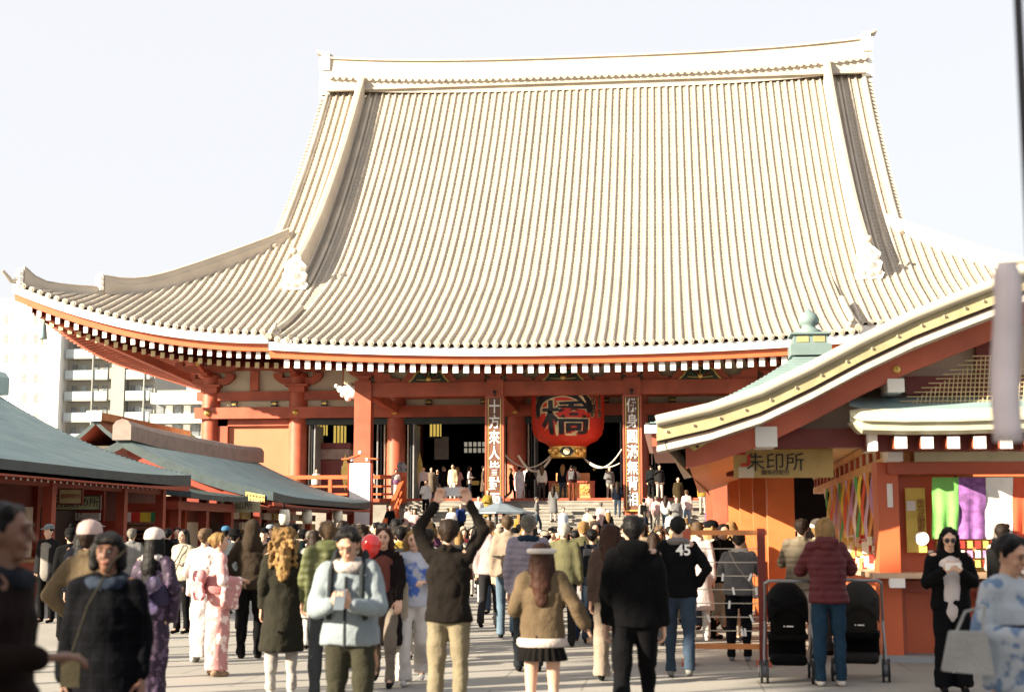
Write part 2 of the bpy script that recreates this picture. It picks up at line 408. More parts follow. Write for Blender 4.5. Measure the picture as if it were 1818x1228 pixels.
def me_line(s, y, off=0, n=24):
    a0, a1 = (12.7, XE) if s > 0 else (-XE, -13.0)
    return [(a0 + (a1-a0)*i/n, y, roofz(min(abs(a0 + (a1-a0)*i/n), XE-.001), YE) + off) for i in range(n+1)]
for s in (-1, 1):
    eave_strip(me_line(s, YE+.03), -.50, -.08, WHT, 'white_eave_board', .3)
    eave_strip(me_line(s, YE+.3), -.84, -.502, ORG, 'eave_fascia', .4)
    # side eave
    ln = [(s*(XE-.03), YE + (2*(YR-YE))*i/40, roofz(s*(XE-.001), YE + (2*(YR-YE))*i/40)) for i in range(41)]
    eave_strip(ln, -.50, -.08, WHT, 'side_white_eave_board', .3, (-s,0,0))
    ln = [(s*(XE-.3), p[1], p[2]) for p in ln[1:-1]]
    eave_strip(ln, -.84, -.502, RED, 'side_eave_fascia', .4, (-s,0,0))
def rafter_mesh(L, w_, h_, slope, endm, m=DRED):
    b = MB(); vs = [(-w_/2,0,-h_),(w_/2,0,-h_),(w_/2,L,-h_+slope*L),(-w_/2,L,-h_+slope*L),(-w_/2,0,0),(w_/2,0,0),(w_/2,L,slope*L),(-w_/2,L,slope*L)]
    b.add(vs, [(3,2,1,0),(4,5,6,7),(1,2,6,5),(2,3,7,6),(3,0,4,7)], m); b.add(vs, [(0,1,5,4)], endm)
    return b.mesh('rafter')
rm = rafter_mesh(5.5, .24, .38, .24, WHT)
x = KX0 + .75
while x < KX1 - .5:
    inst(rm, 'porch_rafter', HALL, hp(x, 61.45, koz(x, KY0) - .79)); x += .475
rm1 = rafter_mesh(3.2, .22, .32, .2, WHT); rm2 = rafter_mesh(4.2, .22, .28, .2, mat('ochre_rafter_end', (.62,.50,.28), .6))
for s in (-1, 1):
    x = 13.3
    while x < XE - .6:
        z = roofz(x, YE)
        inst(rm1, 'flying_rafter', HALL, hp(s*x, YE+.55, z-.85)); inst(rm2, 'base_rafter', HALL, hp(s*x, YE+2.0, z-1.18 - .0*x)); x += .475
# side rafters (run sideways under the left and right eaves)
rms1 = rafter_mesh(3.2, .2, .22, .12, WHT, RED); rms2 = rafter_mesh(4.6, .2, .2, .1, WHT, RED)
for s in (-1, 1):
    y = YE + .9; k = 0
    while y < YE + 33:
        z = roofz(s*(XE-.001), y)
        if y > YE + 2.2: inst(rms1, 'side_flying_rafter', HALL, hp(s*(XE-.55), y, z-.85), (0, 0, s*R(90)))
        if y > YE + 4: inst(rms2, 'side_base_rafter', HALL, hp(s*(XE-2.2), y, z-1.2), (0, 0, s*R(90)))
        y += .475
# soffit boards above the rafters
b = MB()
def soff(xa, xb, ya, yb, fn, dz, m=DRED, nx=20, ny=6):
    vs = [hp(xa+(xb-xa)*i/nx, ya+(yb-ya)*j/ny, fn(xa+(xb-xa)*i/nx, ya+(yb-ya)*j/ny)+dz) for j in range(ny+1) for i in range(nx+1)]
    b.add(vs, [(j*(nx+1)+i, (j+1)*(nx+1)+i, (j+1)*(nx+1)+i+1, j*(nx+1)+i+1) for j in range(ny) for i in range(nx)], m)
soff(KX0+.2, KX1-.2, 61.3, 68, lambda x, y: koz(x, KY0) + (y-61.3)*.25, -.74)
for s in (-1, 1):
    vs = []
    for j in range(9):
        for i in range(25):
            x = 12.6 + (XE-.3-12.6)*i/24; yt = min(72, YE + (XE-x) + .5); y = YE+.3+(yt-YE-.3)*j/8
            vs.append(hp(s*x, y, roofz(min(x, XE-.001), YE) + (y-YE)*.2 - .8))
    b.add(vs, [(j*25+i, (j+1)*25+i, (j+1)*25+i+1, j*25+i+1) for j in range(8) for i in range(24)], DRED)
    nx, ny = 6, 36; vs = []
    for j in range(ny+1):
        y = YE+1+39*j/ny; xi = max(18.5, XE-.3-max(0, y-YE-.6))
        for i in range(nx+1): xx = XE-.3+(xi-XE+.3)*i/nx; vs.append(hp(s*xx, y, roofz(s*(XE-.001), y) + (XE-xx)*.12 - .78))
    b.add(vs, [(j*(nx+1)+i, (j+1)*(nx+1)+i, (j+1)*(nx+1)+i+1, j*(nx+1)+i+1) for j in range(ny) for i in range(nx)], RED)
b.build('eave_soffit', HALL)
# corner beams poking out
for s in (-1, 1):
    b = MB(); z = roofz(s*(XE-.001), YE)
    b.beam(hp(s*(XE-.9), YE+.9, z-1.3), hp(s*18.9, 71.9, 8.9), .4, .4, RED); b.build('hip_rafter', HALL)
    b = MB(); b.beam(hp(s*(XE-.85), YE+.85, z-1.15), hp(s*(XE-1.6), YE+1.6, z-1.2), .56, .6, DRED); b.build('hip_rafter_nose', HALL)
    b = MB(); q = hp(s*(XE-1.1), YE+1.2, z-2.6); b.lathe([(.02,1.0),(.05,.75),(.13,.7),(.17,.4),(.2,.1),(.24,0),(.2,-.02),(.02,-.02)], TEAL, q, 10); b.tube([Vector(q)+Vector((0,0,1)), Vector(q)+Vector((0,0,1.3))], .02, TEAL, 5)
    b.tube([Vector(q)+Vector((0,0,-.02)), Vector(q)+Vector((0,0,-.4))], .03, GOLD, 5); b.build('wind_bell', HALL)

# ---- body: podium, steps, columns, beams, walls
FL = 3.0
b = MB(); b.box(-21.5, 21.5, 66.4-71, 104-71, 0, FL, STONE); b.build('podium', HALL)
b = MB(); b.box(-21.9, 21.9, 66.2-71, 66.6-71, FL-.02, FL+.14, RED); b.build('podium_edge_beam', HALL)
NS = 18
sx0, sx1 = xat(770, 900, 64) - AX, 7.0
sx0 = -7.7
for i in range(NS):
    b = MB(); z1 = FL*(i+1)/NS; y0 = 60.0 + 6.3*i/NS
    b.box(sx0, sx1, y0-71, 66.32-71, z1-FL/NS+.001, z1, STONE)
    b.box(sx0-.01, sx1+.01, y0-.03-71, y0+.02-71, z1-.05, z1+.004, STONE)
    b.build('stair_step', HALL)
COLX = [-18.9, -14.3, -9.2, -3.07, 3.07, 9.2, 14.3, 18.9]
colm = MB(); colm.tube([(0,0,FL), (0,0,9.6)], .48, RED, 24, caps=False); colme = colm.mesh('column')
YW = 71.
def ZP(y): return zat(700, y, YW)
zb0, zb1 = ZP(742), ZP(722)
for x in COLX:
    inst(colme, 'column', HALL, (x, 0, 0))
    for q in range(1, 4): pass
b = MB(); b.box(-19.6, 19.6, -.62, -.42, zb0, zb1, RED); b.build('waist_beam', HALL)
b = MB(); b.box(-19.6, 19.6, -.3, -.05, ZP(709), ZP(693), RED); b.build('upper_tie_beam', HALL)
b = MB(); b.box(-19.4, 19.4, -.02, .2, zb1, 11.3, CREAM); b.build('upper_plaster_wall', HALL)
b = MB(); b.box(-19.4, 19.4, -.2, .0, ZP(655), ZP(644), RED); b.build('bracket_beam', HALL)
gm = MB(); gm.lathe([(.01,.12),(.09,.11),(.15,.05),(.17,0)], GOLD, (0,0,0), 12); gme = gm.mesh('gilt_stud')
for x in COLX: inst(gme, 'gilt_stud', HALL, (x, -.62, (zb0+zb1)/2), (R(90),0,0))
hm = MB(); hm.box(-.18,.18,-.05,.02,-.12,-.05,BLACK); hm.box(-.18,.18,-.05,.02,.06,.12,BLACK); hm.box(-.1,.1,-.07,0,-.05,.06,GOLD); hme = hm.mesh('fitting')
for i in range(7):
    for t in (.27, .73):
        inst(hme, 'black_fitting', HALL, (COLX[i] + (COLX[i+1]-COLX[i])*t, -.1, ZP(715)))
    xm = (COLX[i]+COLX[i+1])/2; b = MB(); b.box(xm-.22, xm+.22, -.24, -.03, ZP(692)+.01, ZP(656)-.01, RED); b.build('short_strut', HALL)
def bracket(x, y, z, s, name='bracket_set', m=RED, side=False):
    b = MB()
    def arm(cx, cz, L, h, y0, y1):
        n = 5; pts = []
        for i in range(n+1): t = i/n; pts.append((cx - L + (L*.45)*t, cz + h*(1 - math.sin(t*math.pi/2))*.85))
        pts = [(cx-L, cz+h)] + pts
        pr = pts[::-1]; pl = [(2*cx - a, c) for a, c in pts]
        b.prism(pl + pr, y0, y1, m)
    b.box(-.42*s, .42*s, -.42*s, .42*s, 0, .3*s, m)
    b.box(-.6*s, .6*s, -.55*s, .5*s, .3*s, .42*s, m)
    arm(0, .42*s, 1.25*s, .36*s, -.18*s, .18*s)
    for dx in (-1.05, 0, 1.05): b.box((dx-.24)*s, (dx+.24)*s, -.26*s, .26*s, .78*s, 1.02*s, m)
    arm(0, 1.03*s, 1.75*s, .34*s, -.8*s, -.45*s)
    b.box(-.16*s, .16*s, -1.3*s, .2*s, .82*s, 1.14*s, m)
    for dx in (-1.5, -.5, .5, 1.5): b.box((dx-.2)*s, (dx+.2)*s, -.85*s, -.4*s, 1.37*s, 1.6*s, m)
    b.obox((0, -1.5*s, 1.1*s), (.2*s,0,0), (0,1.6*s,-.45*s), (0,.0,.22*s), m, GOLD)
    o = b.build(name, HALL, (x, y, z)); return o
for x in COLX: bracket(x, -.1, 9.55 - .9, .98)
b = MB()                                          # long wall plates carrying the rafters
b.box(-20.5, 20.5, -1.1, -.7, 10.55, 10.9, RED); b.box(-20.5, 20.5, -2.6, -2.2, 10.3, 10.6, RED); b.build('eave_purlin', HALL)
# left closed bay
b = MB(); b.box(COLX[0]+.4, COLX[1]-.4, .0, .2, FL, zb0+.05, mat('pale_orange_panel', (.56,.20,.10), .55, .04, 1))
b.build('orange_wall_panel', HALL)
b = MB(); b.box(COLX[0]+.45, COLX[0]+.95, -.2, -.01, FL, zb0, RED); b.box(COLX[0]+.45, COLX[1]-.4, -.2, -.01, zb0-.35, zb0-.01, RED); b.box(COLX[0]+.45, COLX[1]-.4, -.25, -.01, FL, FL+.9, RED); b.build('panel_frame', HALL)
b = MB(); b.box(COLX[6]+.4, COLX[7]-.4, .0, .2, FL, zb0+.05, ORG); b.build('orange_wall_panel', HALL)
b = MB(); b.box(-19.2, -18.9, 0, 30, FL, 10.3, CREAM); b.box(18.9, 19.2, 0, 30, FL, 10.3, CREAM); b.build('side_wall', HALL)
b = MB()
for x in (-19.35, 19.35): b.box(x-.1, x+.1, 0, 30, zb0, zb1, RED); b.box(x-.1, x+.1, 0, 30, ZP(709), ZP(693), RED)
b.build('side_wall_beams', HALL)
for k in range(1, 5): inst(colme, 'column', HALL, (-18.9, k*5.5, 0))
# white plaster foot wall to the left of the hall
b = MB(); p0 = PY(340, 780, 74); b.add([(-20.6,2.8,3.0),(-20.0,2.8,3.0),(-19.4,2.8,6.6),(-19.45,2.8,6.6)], [(0,1,2,3)], WHT); b.build('plaster_flare', HALL)
# interior: floor, back wall, ceiling, inner pillars, gold things
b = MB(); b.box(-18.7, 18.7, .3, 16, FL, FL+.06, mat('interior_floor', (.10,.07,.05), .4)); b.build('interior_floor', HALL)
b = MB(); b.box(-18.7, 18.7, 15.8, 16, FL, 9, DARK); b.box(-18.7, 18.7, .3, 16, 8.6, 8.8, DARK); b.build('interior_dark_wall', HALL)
for x in (-9.2, -3.07, 3.07, 9.2):
    b = MB(); b.tube([(x, 5.5, FL), (x, 5.5, 8.6)], .42, DRED, 16, False); b.build('inner_column', HALL)
b = MB(); b.box(-14.3, 14.3, -.2, .1, zb0-.32, zb0-.001, mat('dark_green_lintel', (.03,.045,.045), .5)); b.build('door_lintel', HALL)
for i in range(1, 6):                              # folded door leaves beside every open bay
    for s, xx in ((1, COLX[i]+.52), (-1, COLX[i+1]-.52)):
        b = MB()
        for k in range(3):
            x_ = xx + s*(.05 + .16*k); b.box(min(x_, x_+s*.07), max(x_, x_+s*.07), -.05-.1*k, 1.5, FL+.06, zb0-.33, [mat('pale_door_edge', (.62,.58,.46), .5), BLACK, GREY][k])
        b.build('folded_door_leaf', HALL)
def lantern_small(px, py, y, s):
    p = PY(px, py, 71+y); b = MB(); LM = mat('lit_paper', (.4,.32,.08), .6, emit=(1,.7,.15,.16))
    b.box(-.3*s,.3*s,-.3*s,.3*s,-.5*s,.5*s, LM)
    for a in (-.3,-.1,.1,.3): b.box((a-.03)*s,(a+.03)*s,-.33*s,-.3*s,-.5*s,.5*s, BLACK)
    b.box(-.36*s,.36*s,-.36*s,.36*s,.5*s,.6*s, BLACK); b.box(-.36*s,.36*s,-.36*s,.36*s,-.6*s,-.5*s, BLACK)
    b.tube([(0,0,.6*s),(0,0,8.6-p.z)], .02, BLACK, 5); return b
for px, py, yy, s in ((603,772,3,.95),(572,760,4,.8),(773,760,3,.9),(1270,780,3,.9)):
    p = PY(px, py, 71+yy)
    o = lantern_small(px, py, yy, s).build('hanging_lit_lantern', None, p); tag(o, {603:'larger lit yellow lantern hanging in the leftmost open bay',572:'smaller lit yellow lantern left of its neighbour in the leftmost bay',773:'lit yellow lantern hanging above the second open bay of the hall',1270:'lit yellow lantern hanging in the dark right bay of the hall'}[px], 'lantern', 'lit lanterns inside the hall')
for px, py in ((625,838),(745,835)):                # gold diamond hangings
    for dx in (0,):
        p = PY(px-(12 if px<700 else 0), py, 71.9); b = MB(); b.prism([(-.22,0),(0,-.95),(.22,0),(0,.95)], -.04, .04, GOLD); o = b.build('gilt_hanging', HALL, p - Vector((AX,71,0)))
p = PY(784, 795, 74); b = MB(); b.box(-.38,.38,-.03,.03,-.6,.6,mat('grey_notice', (.22,.20,.18), .7)); b.build('wall_notice', HALL, p - Vector((AX,71,0)))
p = PY(843, 800, 80); b = MB()
for i in range(5):
    for j in range(2): b.box(-.6+i*.26,-.44+i*.26,-.05,.05,.25-j*.35,.5-j*.35, mat('lit_panes', (.3,.3,.25), .5, emit=(1,.9,.7,.08)))
b.build('far_window_panes', HALL, p - Vector((AX,71,0)))
for px, py, w_, h_, yy in ((840,857,.35,.12,78),(1080,838,.15,.12,78),(1055,833,.07,.05,74),(1130,866,.5,.05,74),(560,868,.8,.5,73),(612,868,.7,.45,73)):
    p = PY(px, py, yy); b = MB(); b.box(-w_,w_,-.1,.1,-h_,h_,GOLD); bev(b.build('gilt_fitting', HALL, p - Vector((AX,71,0))), .03)
# porch pillars
PXL = [-9.35, -3.15, 3.15, 9.35]
PAX = -4.80 - AX
zk0, zk1 = zat(990, 701, 65.2), zat(990, 677, 65.2)
for x in PXL:
    b = MB(); b.box(-.39,.39,-.39,.39,.0,zk1+.1,RED); o = bev(b.build('porch_pillar', HALL, (x+PAX, -5.8, 0)), .07, 2)
    b = MB(); b.box(-.62,.62,-.62,.62,0,.35,STONE); bev(b.build('pillar_base', HALL, (x+PAX, -5.8, .0)), .05)
    b = MB(); b.lathe([(.5,0),(.52,.12),(.46,.5),(.44,.55)], GOLD, (0,0,0), 4); bev(b.build('pillar_foot_cap', HALL, (x+PAX,-5.8,.35), (0,0,R(45))), .01)
    bracket(x+PAX, -5.8, zk1+.08, .62, 'porch_bracket_set')
b = MB(); b.box(PXL[0]+PAX-.2, PXL[3]+PAX+.2, -6.1, -5.5, zk0, zk1, RED); bev(b.build('porch_beam', HALL), .04)
b = MB(); b.box(PXL[0]+PAX-2.6, PXL[3]+PAX+2.6, -6.3, -5.9, zk1+1.05, zk1+1.3, RED); b.build('porch_purlin', HALL)
b = MB(); b.box(PXL[0]+PAX-1, PXL[3]+PAX+1, -5.75, -5.6, zk1, zk1+1.1, mat('aged_cream_panel', (.52,.45,.30), .8)); b.build('porch_frieze_panel', HALL)
for i in range(3):                                 # frog-leg struts
    xm = (PXL[i]+PXL[i+1])/2 + PAX
    def arc(w_, h_, n=14):
        return [(w_*math.cos(math.pi*k/n)*(1 if 0 < k < n else 1.25), h_*math.sin(math.pi*k/n)**.7) for k in range(n+1)]
    b = MB(); b.prism([(x*1.45, z*1.32) for x, z in arc(.78,.62)], -6.02, -5.76, RED)
    b.prism(arc(.78,.64), -6.08, -6.02, GOLD); b.prism(arc(.70,.55), -6.11, -6.08, mat('dark_green_carving', (.04,.06,.04), .6))
    for k in range(7):
        t = math.pi*(k+.5)/7; b.beam((0,-6.13,.06), (.58*math.cos(t),-6.13,.46*math.sin(t)), .09, .03, [GOLD, mat('carved_red', (.4,.05,.03)), mat('carved_green', (.05,.16,.08))][k%3])
    b.ball((0,-6.13,.14), .13, GOLD, 8, 6)
    b.build('frog_leg_strut', HALL, (xm, 0, zk1+.02))
    for s in (-1, 1):                              # cloud brackets on both sides
        b = MB(); pts = [(0,0),(1.3,0),(1.15,.18),(.8,.2),(.7,.42),(.35,.45),(.25,.8),(0,.85)]
        b.prism([(s*a, c) for a, c in (pts if s < 0 else pts)][::(1 if s > 0 else -1)], -5.98, -5.78, RED); b.build('cloud_bracket', HALL, ([PXL[i], PXL[i+1]][0 if s > 0 else 1]+PAX+s*.5, 0, zk1+.01))
# white carved beam noses
for s, x in ((-1, PXL[0]), (1, PXL[3])):
    b = MB()
    for c, r_ in (((-.1,0,0),.33),((-.45,0,.05),.28),((-.75,0,.14),.17),((-.95,0,.3),.1),((-.35,-.1,-.28),.16),((-.3,0,.3),.15),((-.6,-.1,-.12),.14)): b.ball((-s*c[0]*-1 if False else s*abs(c[0]), c[1], c[2]), r_, WHT, 10, 7)
    b.build('elephant_nose_carving', HALL, (x+PAX+s*.4, -5.8, (zk0+zk1)/2-.08))
# rainbow beams porch -> hall
for x in PXL:
    b = MB(); b.beam((x+PAX, -5.5, zk0+.3), (x*.985, -.5, zk0-.1), .4, .45, RED); b.build('connecting_beam', HALL)
# couplet boards on the porch pillars
for i, txt in ((1, '十方來人皆對面'), (2, '佛身圓滿無背相')):
    zt, zbm = zat(876, 706, 64.7), zat(876, 905, 64.7); x = PXL[i]+PAX
    t = empty('couplet_board', (AX+x, 64.72, zbm), 0, ('tall dark board with white brush writing on the left porch pillar' if i == 1 else 'tall dark board with white brush writing on the right porch pillar'), 'signboard', 'calligraphy boards on the porch pillars')
    b = MB(); h = zt-zbm; b.box(-.36,.36,-.04,.03,0,h,mat('couplet_brown', (.16,.07,.045), .5)); b.build('board', t)
    b = MB(); b.box(-.43,-.36,-.07,.04,-.05,h+.05,RED); b.box(.36,.43,-.07,.04,-.05,h+.05,RED); b.box(-.36,.36,-.07,.04,h,h+.07,RED); b.box(-.36,.36,-.07,.04,-.07,0,GOLD); b.build('frame', t)
    b = MB(); b.box(-.30,-.27,-.055,-.04,.05,h-.05,GOLD); b.box(.27,.30,-.055,-.04,.05,h-.05,GOLD); b.build('gilt_line', t)
    for k, ch in enumerate(txt):
        me = text_mesh(ch, .72, WHT, .01, .012)
        for rep in range(1):
            o = inst(me, 'lettering', t, (0,-.055, h - .45 - k*(h-.75)/6.2), (R(90),0,0)); o.scale = (.72, .92, 1)
    b = MB(); b.tube([(0,-.02,h+.05),(0,-.02,h+.25)], .04, BLACK, 6); b.ball((0,-.02,h+.28), .08, BLACK, 8, 6); b.build('hanger', t)
# ---- great lantern
LC = PY(1008, 700, 67.2); lr = 1.72
LT = empty('great_lantern', (LC.x, 67.2, zat(1008, 812, 67.2)), 0, 'giant red paper lantern with black 橋 lettering edged in gold', 'lantern')
LRED = mat('lantern_red_paper', (.62, .035, .015), .5, .06, 1.5)
zz = lambda y: zat(1008, y, 67.2) - LT.location.z
prof = []
ztop, zbot = zz(640), zz(793)
for i in range(29):
    t = i/28; z = zbot + (ztop-zbot)*t
    e = abs(2*t-1); r = lr*(1 - e**6)**.45 if e < .9999 else 0; r = max(r, .85)
    r += .022*math.cos(i*math.pi*1.0)
    prof.append((r, z))
b = MB(); b.lathe(prof, LRED, (0,0,0), 40); b.build('paper_body', LT)
b = MB(); b.lathe([(.01,zbot+.05),(.86,zbot+.05),(.88,zbot-.02),(.86,zz(812)),(.01,zz(812))], GOLD, (0,0,0), 24, smooth=False); b.build('gilt_base_ring', LT); b = MB(); b.lathe([(.9,ztop-.05),(1.0,ztop+.1),(.9,ztop+.5),(.01,ztop+.55)], BLACK, (0,0,0), 24); b.build('black_top_ring', LT)
b = MB(); hexp = [(-.36,0),(-.18,.2),(.18,.2),(.36,0),(.18,-.2),(-.18,-.2)]
b.prism(hexp[::-1], -.93, -.88, BLACK); b.lathe([(.13,0),(.13,.03),(.01,.04)], GOLD, (0,0,0), 12)
zc_ = (zbot+zz(812))/2
o = b.build('base_emblem', LT, (0,0,zc_))
b = MB(); b.tube([(0,-.97,zc_),(0,-.9,zc_)], .15, mat('pale_gilt', (.8,.68,.4), .4, metal=.3), 16); b.build('emblem_disc', LT)
b = MB()
for s in (-1,1):
    for k in range(3): b.ball((s*(.52+.13*k), -.82+.09*k, zc_+.05*(-1)**k), .13, GOLD, 8, 6)
b.build('gilt_scroll', LT)
def wrap(me, m, name, dx, dz, off, sx=1, sz=1):
    bm = bmesh.new(); bm.from_mesh(me)
    for _ in range(2):
        ed = [e for e in bm.edges if e.calc_length() > .22]
        if ed: bmesh.ops.subdivide_edges(bm, edges=ed, cuts=1); bmesh.ops.triangulate(bm, faces=bm.faces)
    for v in bm.verts:
        x, z = v.co.x*sx + dx, v.co.y*sz + dz
        t = (z - zbot)/(ztop-zbot); e = abs(2*t-1); r = lr*(1-min(.999,e)**6)**.45
        a = x/lr; v.co = Vector((math.sin(a)*(r+off), -math.cos(a)*(r+off), z))
    m2 = bpy.data.meshes.new(name); bm.to_mesh(m2); bm.free(); m2.materials.append(m)
    return m2
def blob_path(pts, wds, n=6):
    b = MB(); vs = []
    pts = [(cr(range(len(pts)), [p[0] for p in pts])(i/3), cr(range(len(pts)), [p[1] for p in pts])(i/3)) for i in range(3*len(pts)-2)]; wds = [cr(range(len(wds)), wds)(i/3) for i in range(3*len(wds)-2)]
    for i, (x, z) in enumerate(pts):
        a = Vector(pts[max(0,i-1)]); c = Vector(pts[min(len(pts)-1,i+1)]); d = (c-a).normalized(); s = Vector((-d.y, d.x))*wds[i]
        vs += [(x+s.x, z+s.y, 0), (x-s.x, z-s.y, 0)]
    b.add(vs, [(2*i,2*i+1,2*i+3,2*i+2) for i in range(len(pts)-1)], WHT); return b.mesh('stroke')
PALEG = mat('lettering_gold_edge', (.82,.62,.34), .5)
BLK = mat('lettering_black', (.012,.012,.016), .5)
def px2(x, y): return ((x-1008)*67.2/F*1.0, zz(y))
arcp = [(956,742),(954,728),(962,714),(980,705),(1003,702),(1026,706),(1043,716),(1051,728),(1050,737)]
arcw = [.10,.16,.2,.2,.17,.2,.24,.2,.10]
arc2 = [(962,752),(950,748),(953,735)]
me_t = text_mesh('橋', 2.15, BLK, 0, 0.025); me_g = text_mesh('橋', 2.15, PALEG, 0, 0.10)
zc = zz(747)
for me, m, off, ad in ((me_g, PALEG, .03, .055), (me_t, BLK, .055, 0.)):
    inst(wrap(me, m, 'lettering', 0.0, zz(750), off, 1.15, .78), 'lettering', LT)
    inst(wrap(blob_path([px2(*p) for p in arcp], [w_+ad for w_ in arcw]), m, 'lettering', 0, 0, off+.002), 'lettering_stroke', LT)
    inst(wrap(blob_path([px2(975,706),px2(990,700),px2(1000,690)], [.12+ad,.16+ad,.1+ad]), m, 'lettering', 0, 0, off+.001), 'lettering_stroke', LT)
inst(wrap(blob_path([px2(1022,701),px2(1034,708),px2(1044,720)], [.03,.07,.02]), PALEG, 'lettering', 0, 0, .062), 'lettering_stroke', LT)
for s, txt in ((-1.30, '魚河岸講'), (1.22, '小田原町'), (1.62,'大正七年')):
    me = text_mesh(txt, .34, BLK, 0, .006, vertical=True); mg = text_mesh(txt, .34, PALEG, 0, .022, vertical=True)
    inst(wrap(mg, PALEG, 'l', s*1.15, zz(725), .03), 'side_lettering', LT); inst(wrap(me, BLK, 'l', s*1.15, zz(725), .04), 'side_lettering', LT)
# ropes from the lantern base
ROPE = mat('pale_rope', (.62,.58,.48), .8, .1, 20)
def rope(a, c, sag, r=.035, nm='guy_rope', yy=67.2, yc=65.6):
    pa, pc = PY(*a, yy), PY(*c, yc); n = 12; b = MB()
    b.tube([pa.lerp(pc, i/n) - Vector((0,0,4*sag*(i/n)*(1-i/n))) - LT.location for i in range(n+1)], r, ROPE, 6); b.build(nm, LT)
rope((980,808),(920,808),.75,.06); rope((980,806),(890,800),.7); rope((1032,806),(1104,797),.75); rope((1032,808),(1100,822),.35,.025)
# ---- offering box
BOXO = mat('lit_orange_wood', (.66,.30,.12), .5, .06, 2)
OB = PY(1015, 895, 66.9)
OB = empty('offering_box', (OB.x, 66.9, FL), 0, 'large orange offering box with gold characters under the lantern', 'box')
b = MB(); b.box(-1.0,1.0,0,1.2,.08,.88,BOXO); b.build('body', OB)
b = MB()
for x in (-1.0,1.0): b.box(x-.08,x+.08,-.06,.1,0,.95,RED)
b.box(-1.1,1.1,-.08,.05,.86,.95,RED); b.box(-1.1,1.1,-.08,.05,.01,.1,RED); b.build('frame', OB)
b = MB(); b.box(-.8,.8,.9,1.1,.9,1.36,BOXO); b.build('back_board', OB)
for t_, x in (('志', -.58), ('納', 0), ('金', .6)): inst(text_mesh(t_, .5, GOLD, .01, .008), 'gold_character', OB, (x, -.02, .48), (R(90),0,0))
# red booth in the left bay
p = PY(590, 856, 71.5); BT = empty('reddish_booth', (p.x, 72.0, FL), 0, 'dark red booth with pale top panel in the left bay', 'booth')
h = zat(590, 786, 72)-FL
b = MB(); b.box(-.75,.75,0,1.4,0,h*.72,mat('booth_maroon', (.22,.05,.045), .5)); b.build('body', BT)
b = MB(); b.box(-.75,.75,-.02,1.4,h*.73,h*.9,mat('booth_pale_panel', (.45,.33,.28), .5)); b.build('top_panel', BT)
b = MB(); b.box(-.8,.8,-.06,1.45,h*.91,h,mat('booth_maroon', (.2,.05,.04))); b.build('lid', BT); b = MB(); b.box(.35,.6,-.04,-.001,h*.52,h*.62,WHT); b.build('white_notice', BT)
# stair railing and podium balustrade
def railing(name, a, c, h, label, posts=5, cat='railing'):
    a, c = Vector(a), Vector(c); e = empty(name, a, 0, label, cat, 'orange railings of the hall steps'); d = c-a
    for hh, r_ in ((h,.11),(h*.62,.06),(h*.3,.06)):
        b = MB(); b.beam((0,0,hh), d+Vector((0,0,hh)), r_*1.6, r_*1.6, ORG); b.build('rail', e)
    for i in range(posts):
        t = i/(posts-1); big = i in (0, posts-1); b = MB(); q = d*t; w_ = .13 if big else .08
        b.box(q.x-w_, q.x+w_, q.y-w_, q.y+w_, q.z-.1, q.z+h+(.25 if big else 0), ORG)
        if big: b.lathe([(.14,0),(.16,.06),(.08,.12),(.15,.22),(.14,.34),(.05,.45),(.01,.52)], GREY, q+Vector((0,0,h+.25)), 10)
        b.build('post', e)
    return e
railing('stair_railing', (AX+sx0-.2, 60.2, 0.1), (AX+sx0-.2, 66.2, FL), 1.1, 'orange railing sloping up the left side of the stone steps')
railing('stair_railing', (AX+sx1+.2, 60.2, 0.1), (AX+sx1+.2, 66.2, FL), 1.1, 'orange railing on the right side of the stone steps')
railing('podium_balustrade', (AX-21.5, 66.3, FL), (AX+sx0-.4, 66.3, FL), 1.15, 'long orange balustrade along the podium left of the steps', 9)
railing('podium_balustrade', (AX+sx1+.4, 66.3, FL), (AX+21.5, 66.3, FL), 1.15, 'orange balustrade along the podium right of the steps', 8)
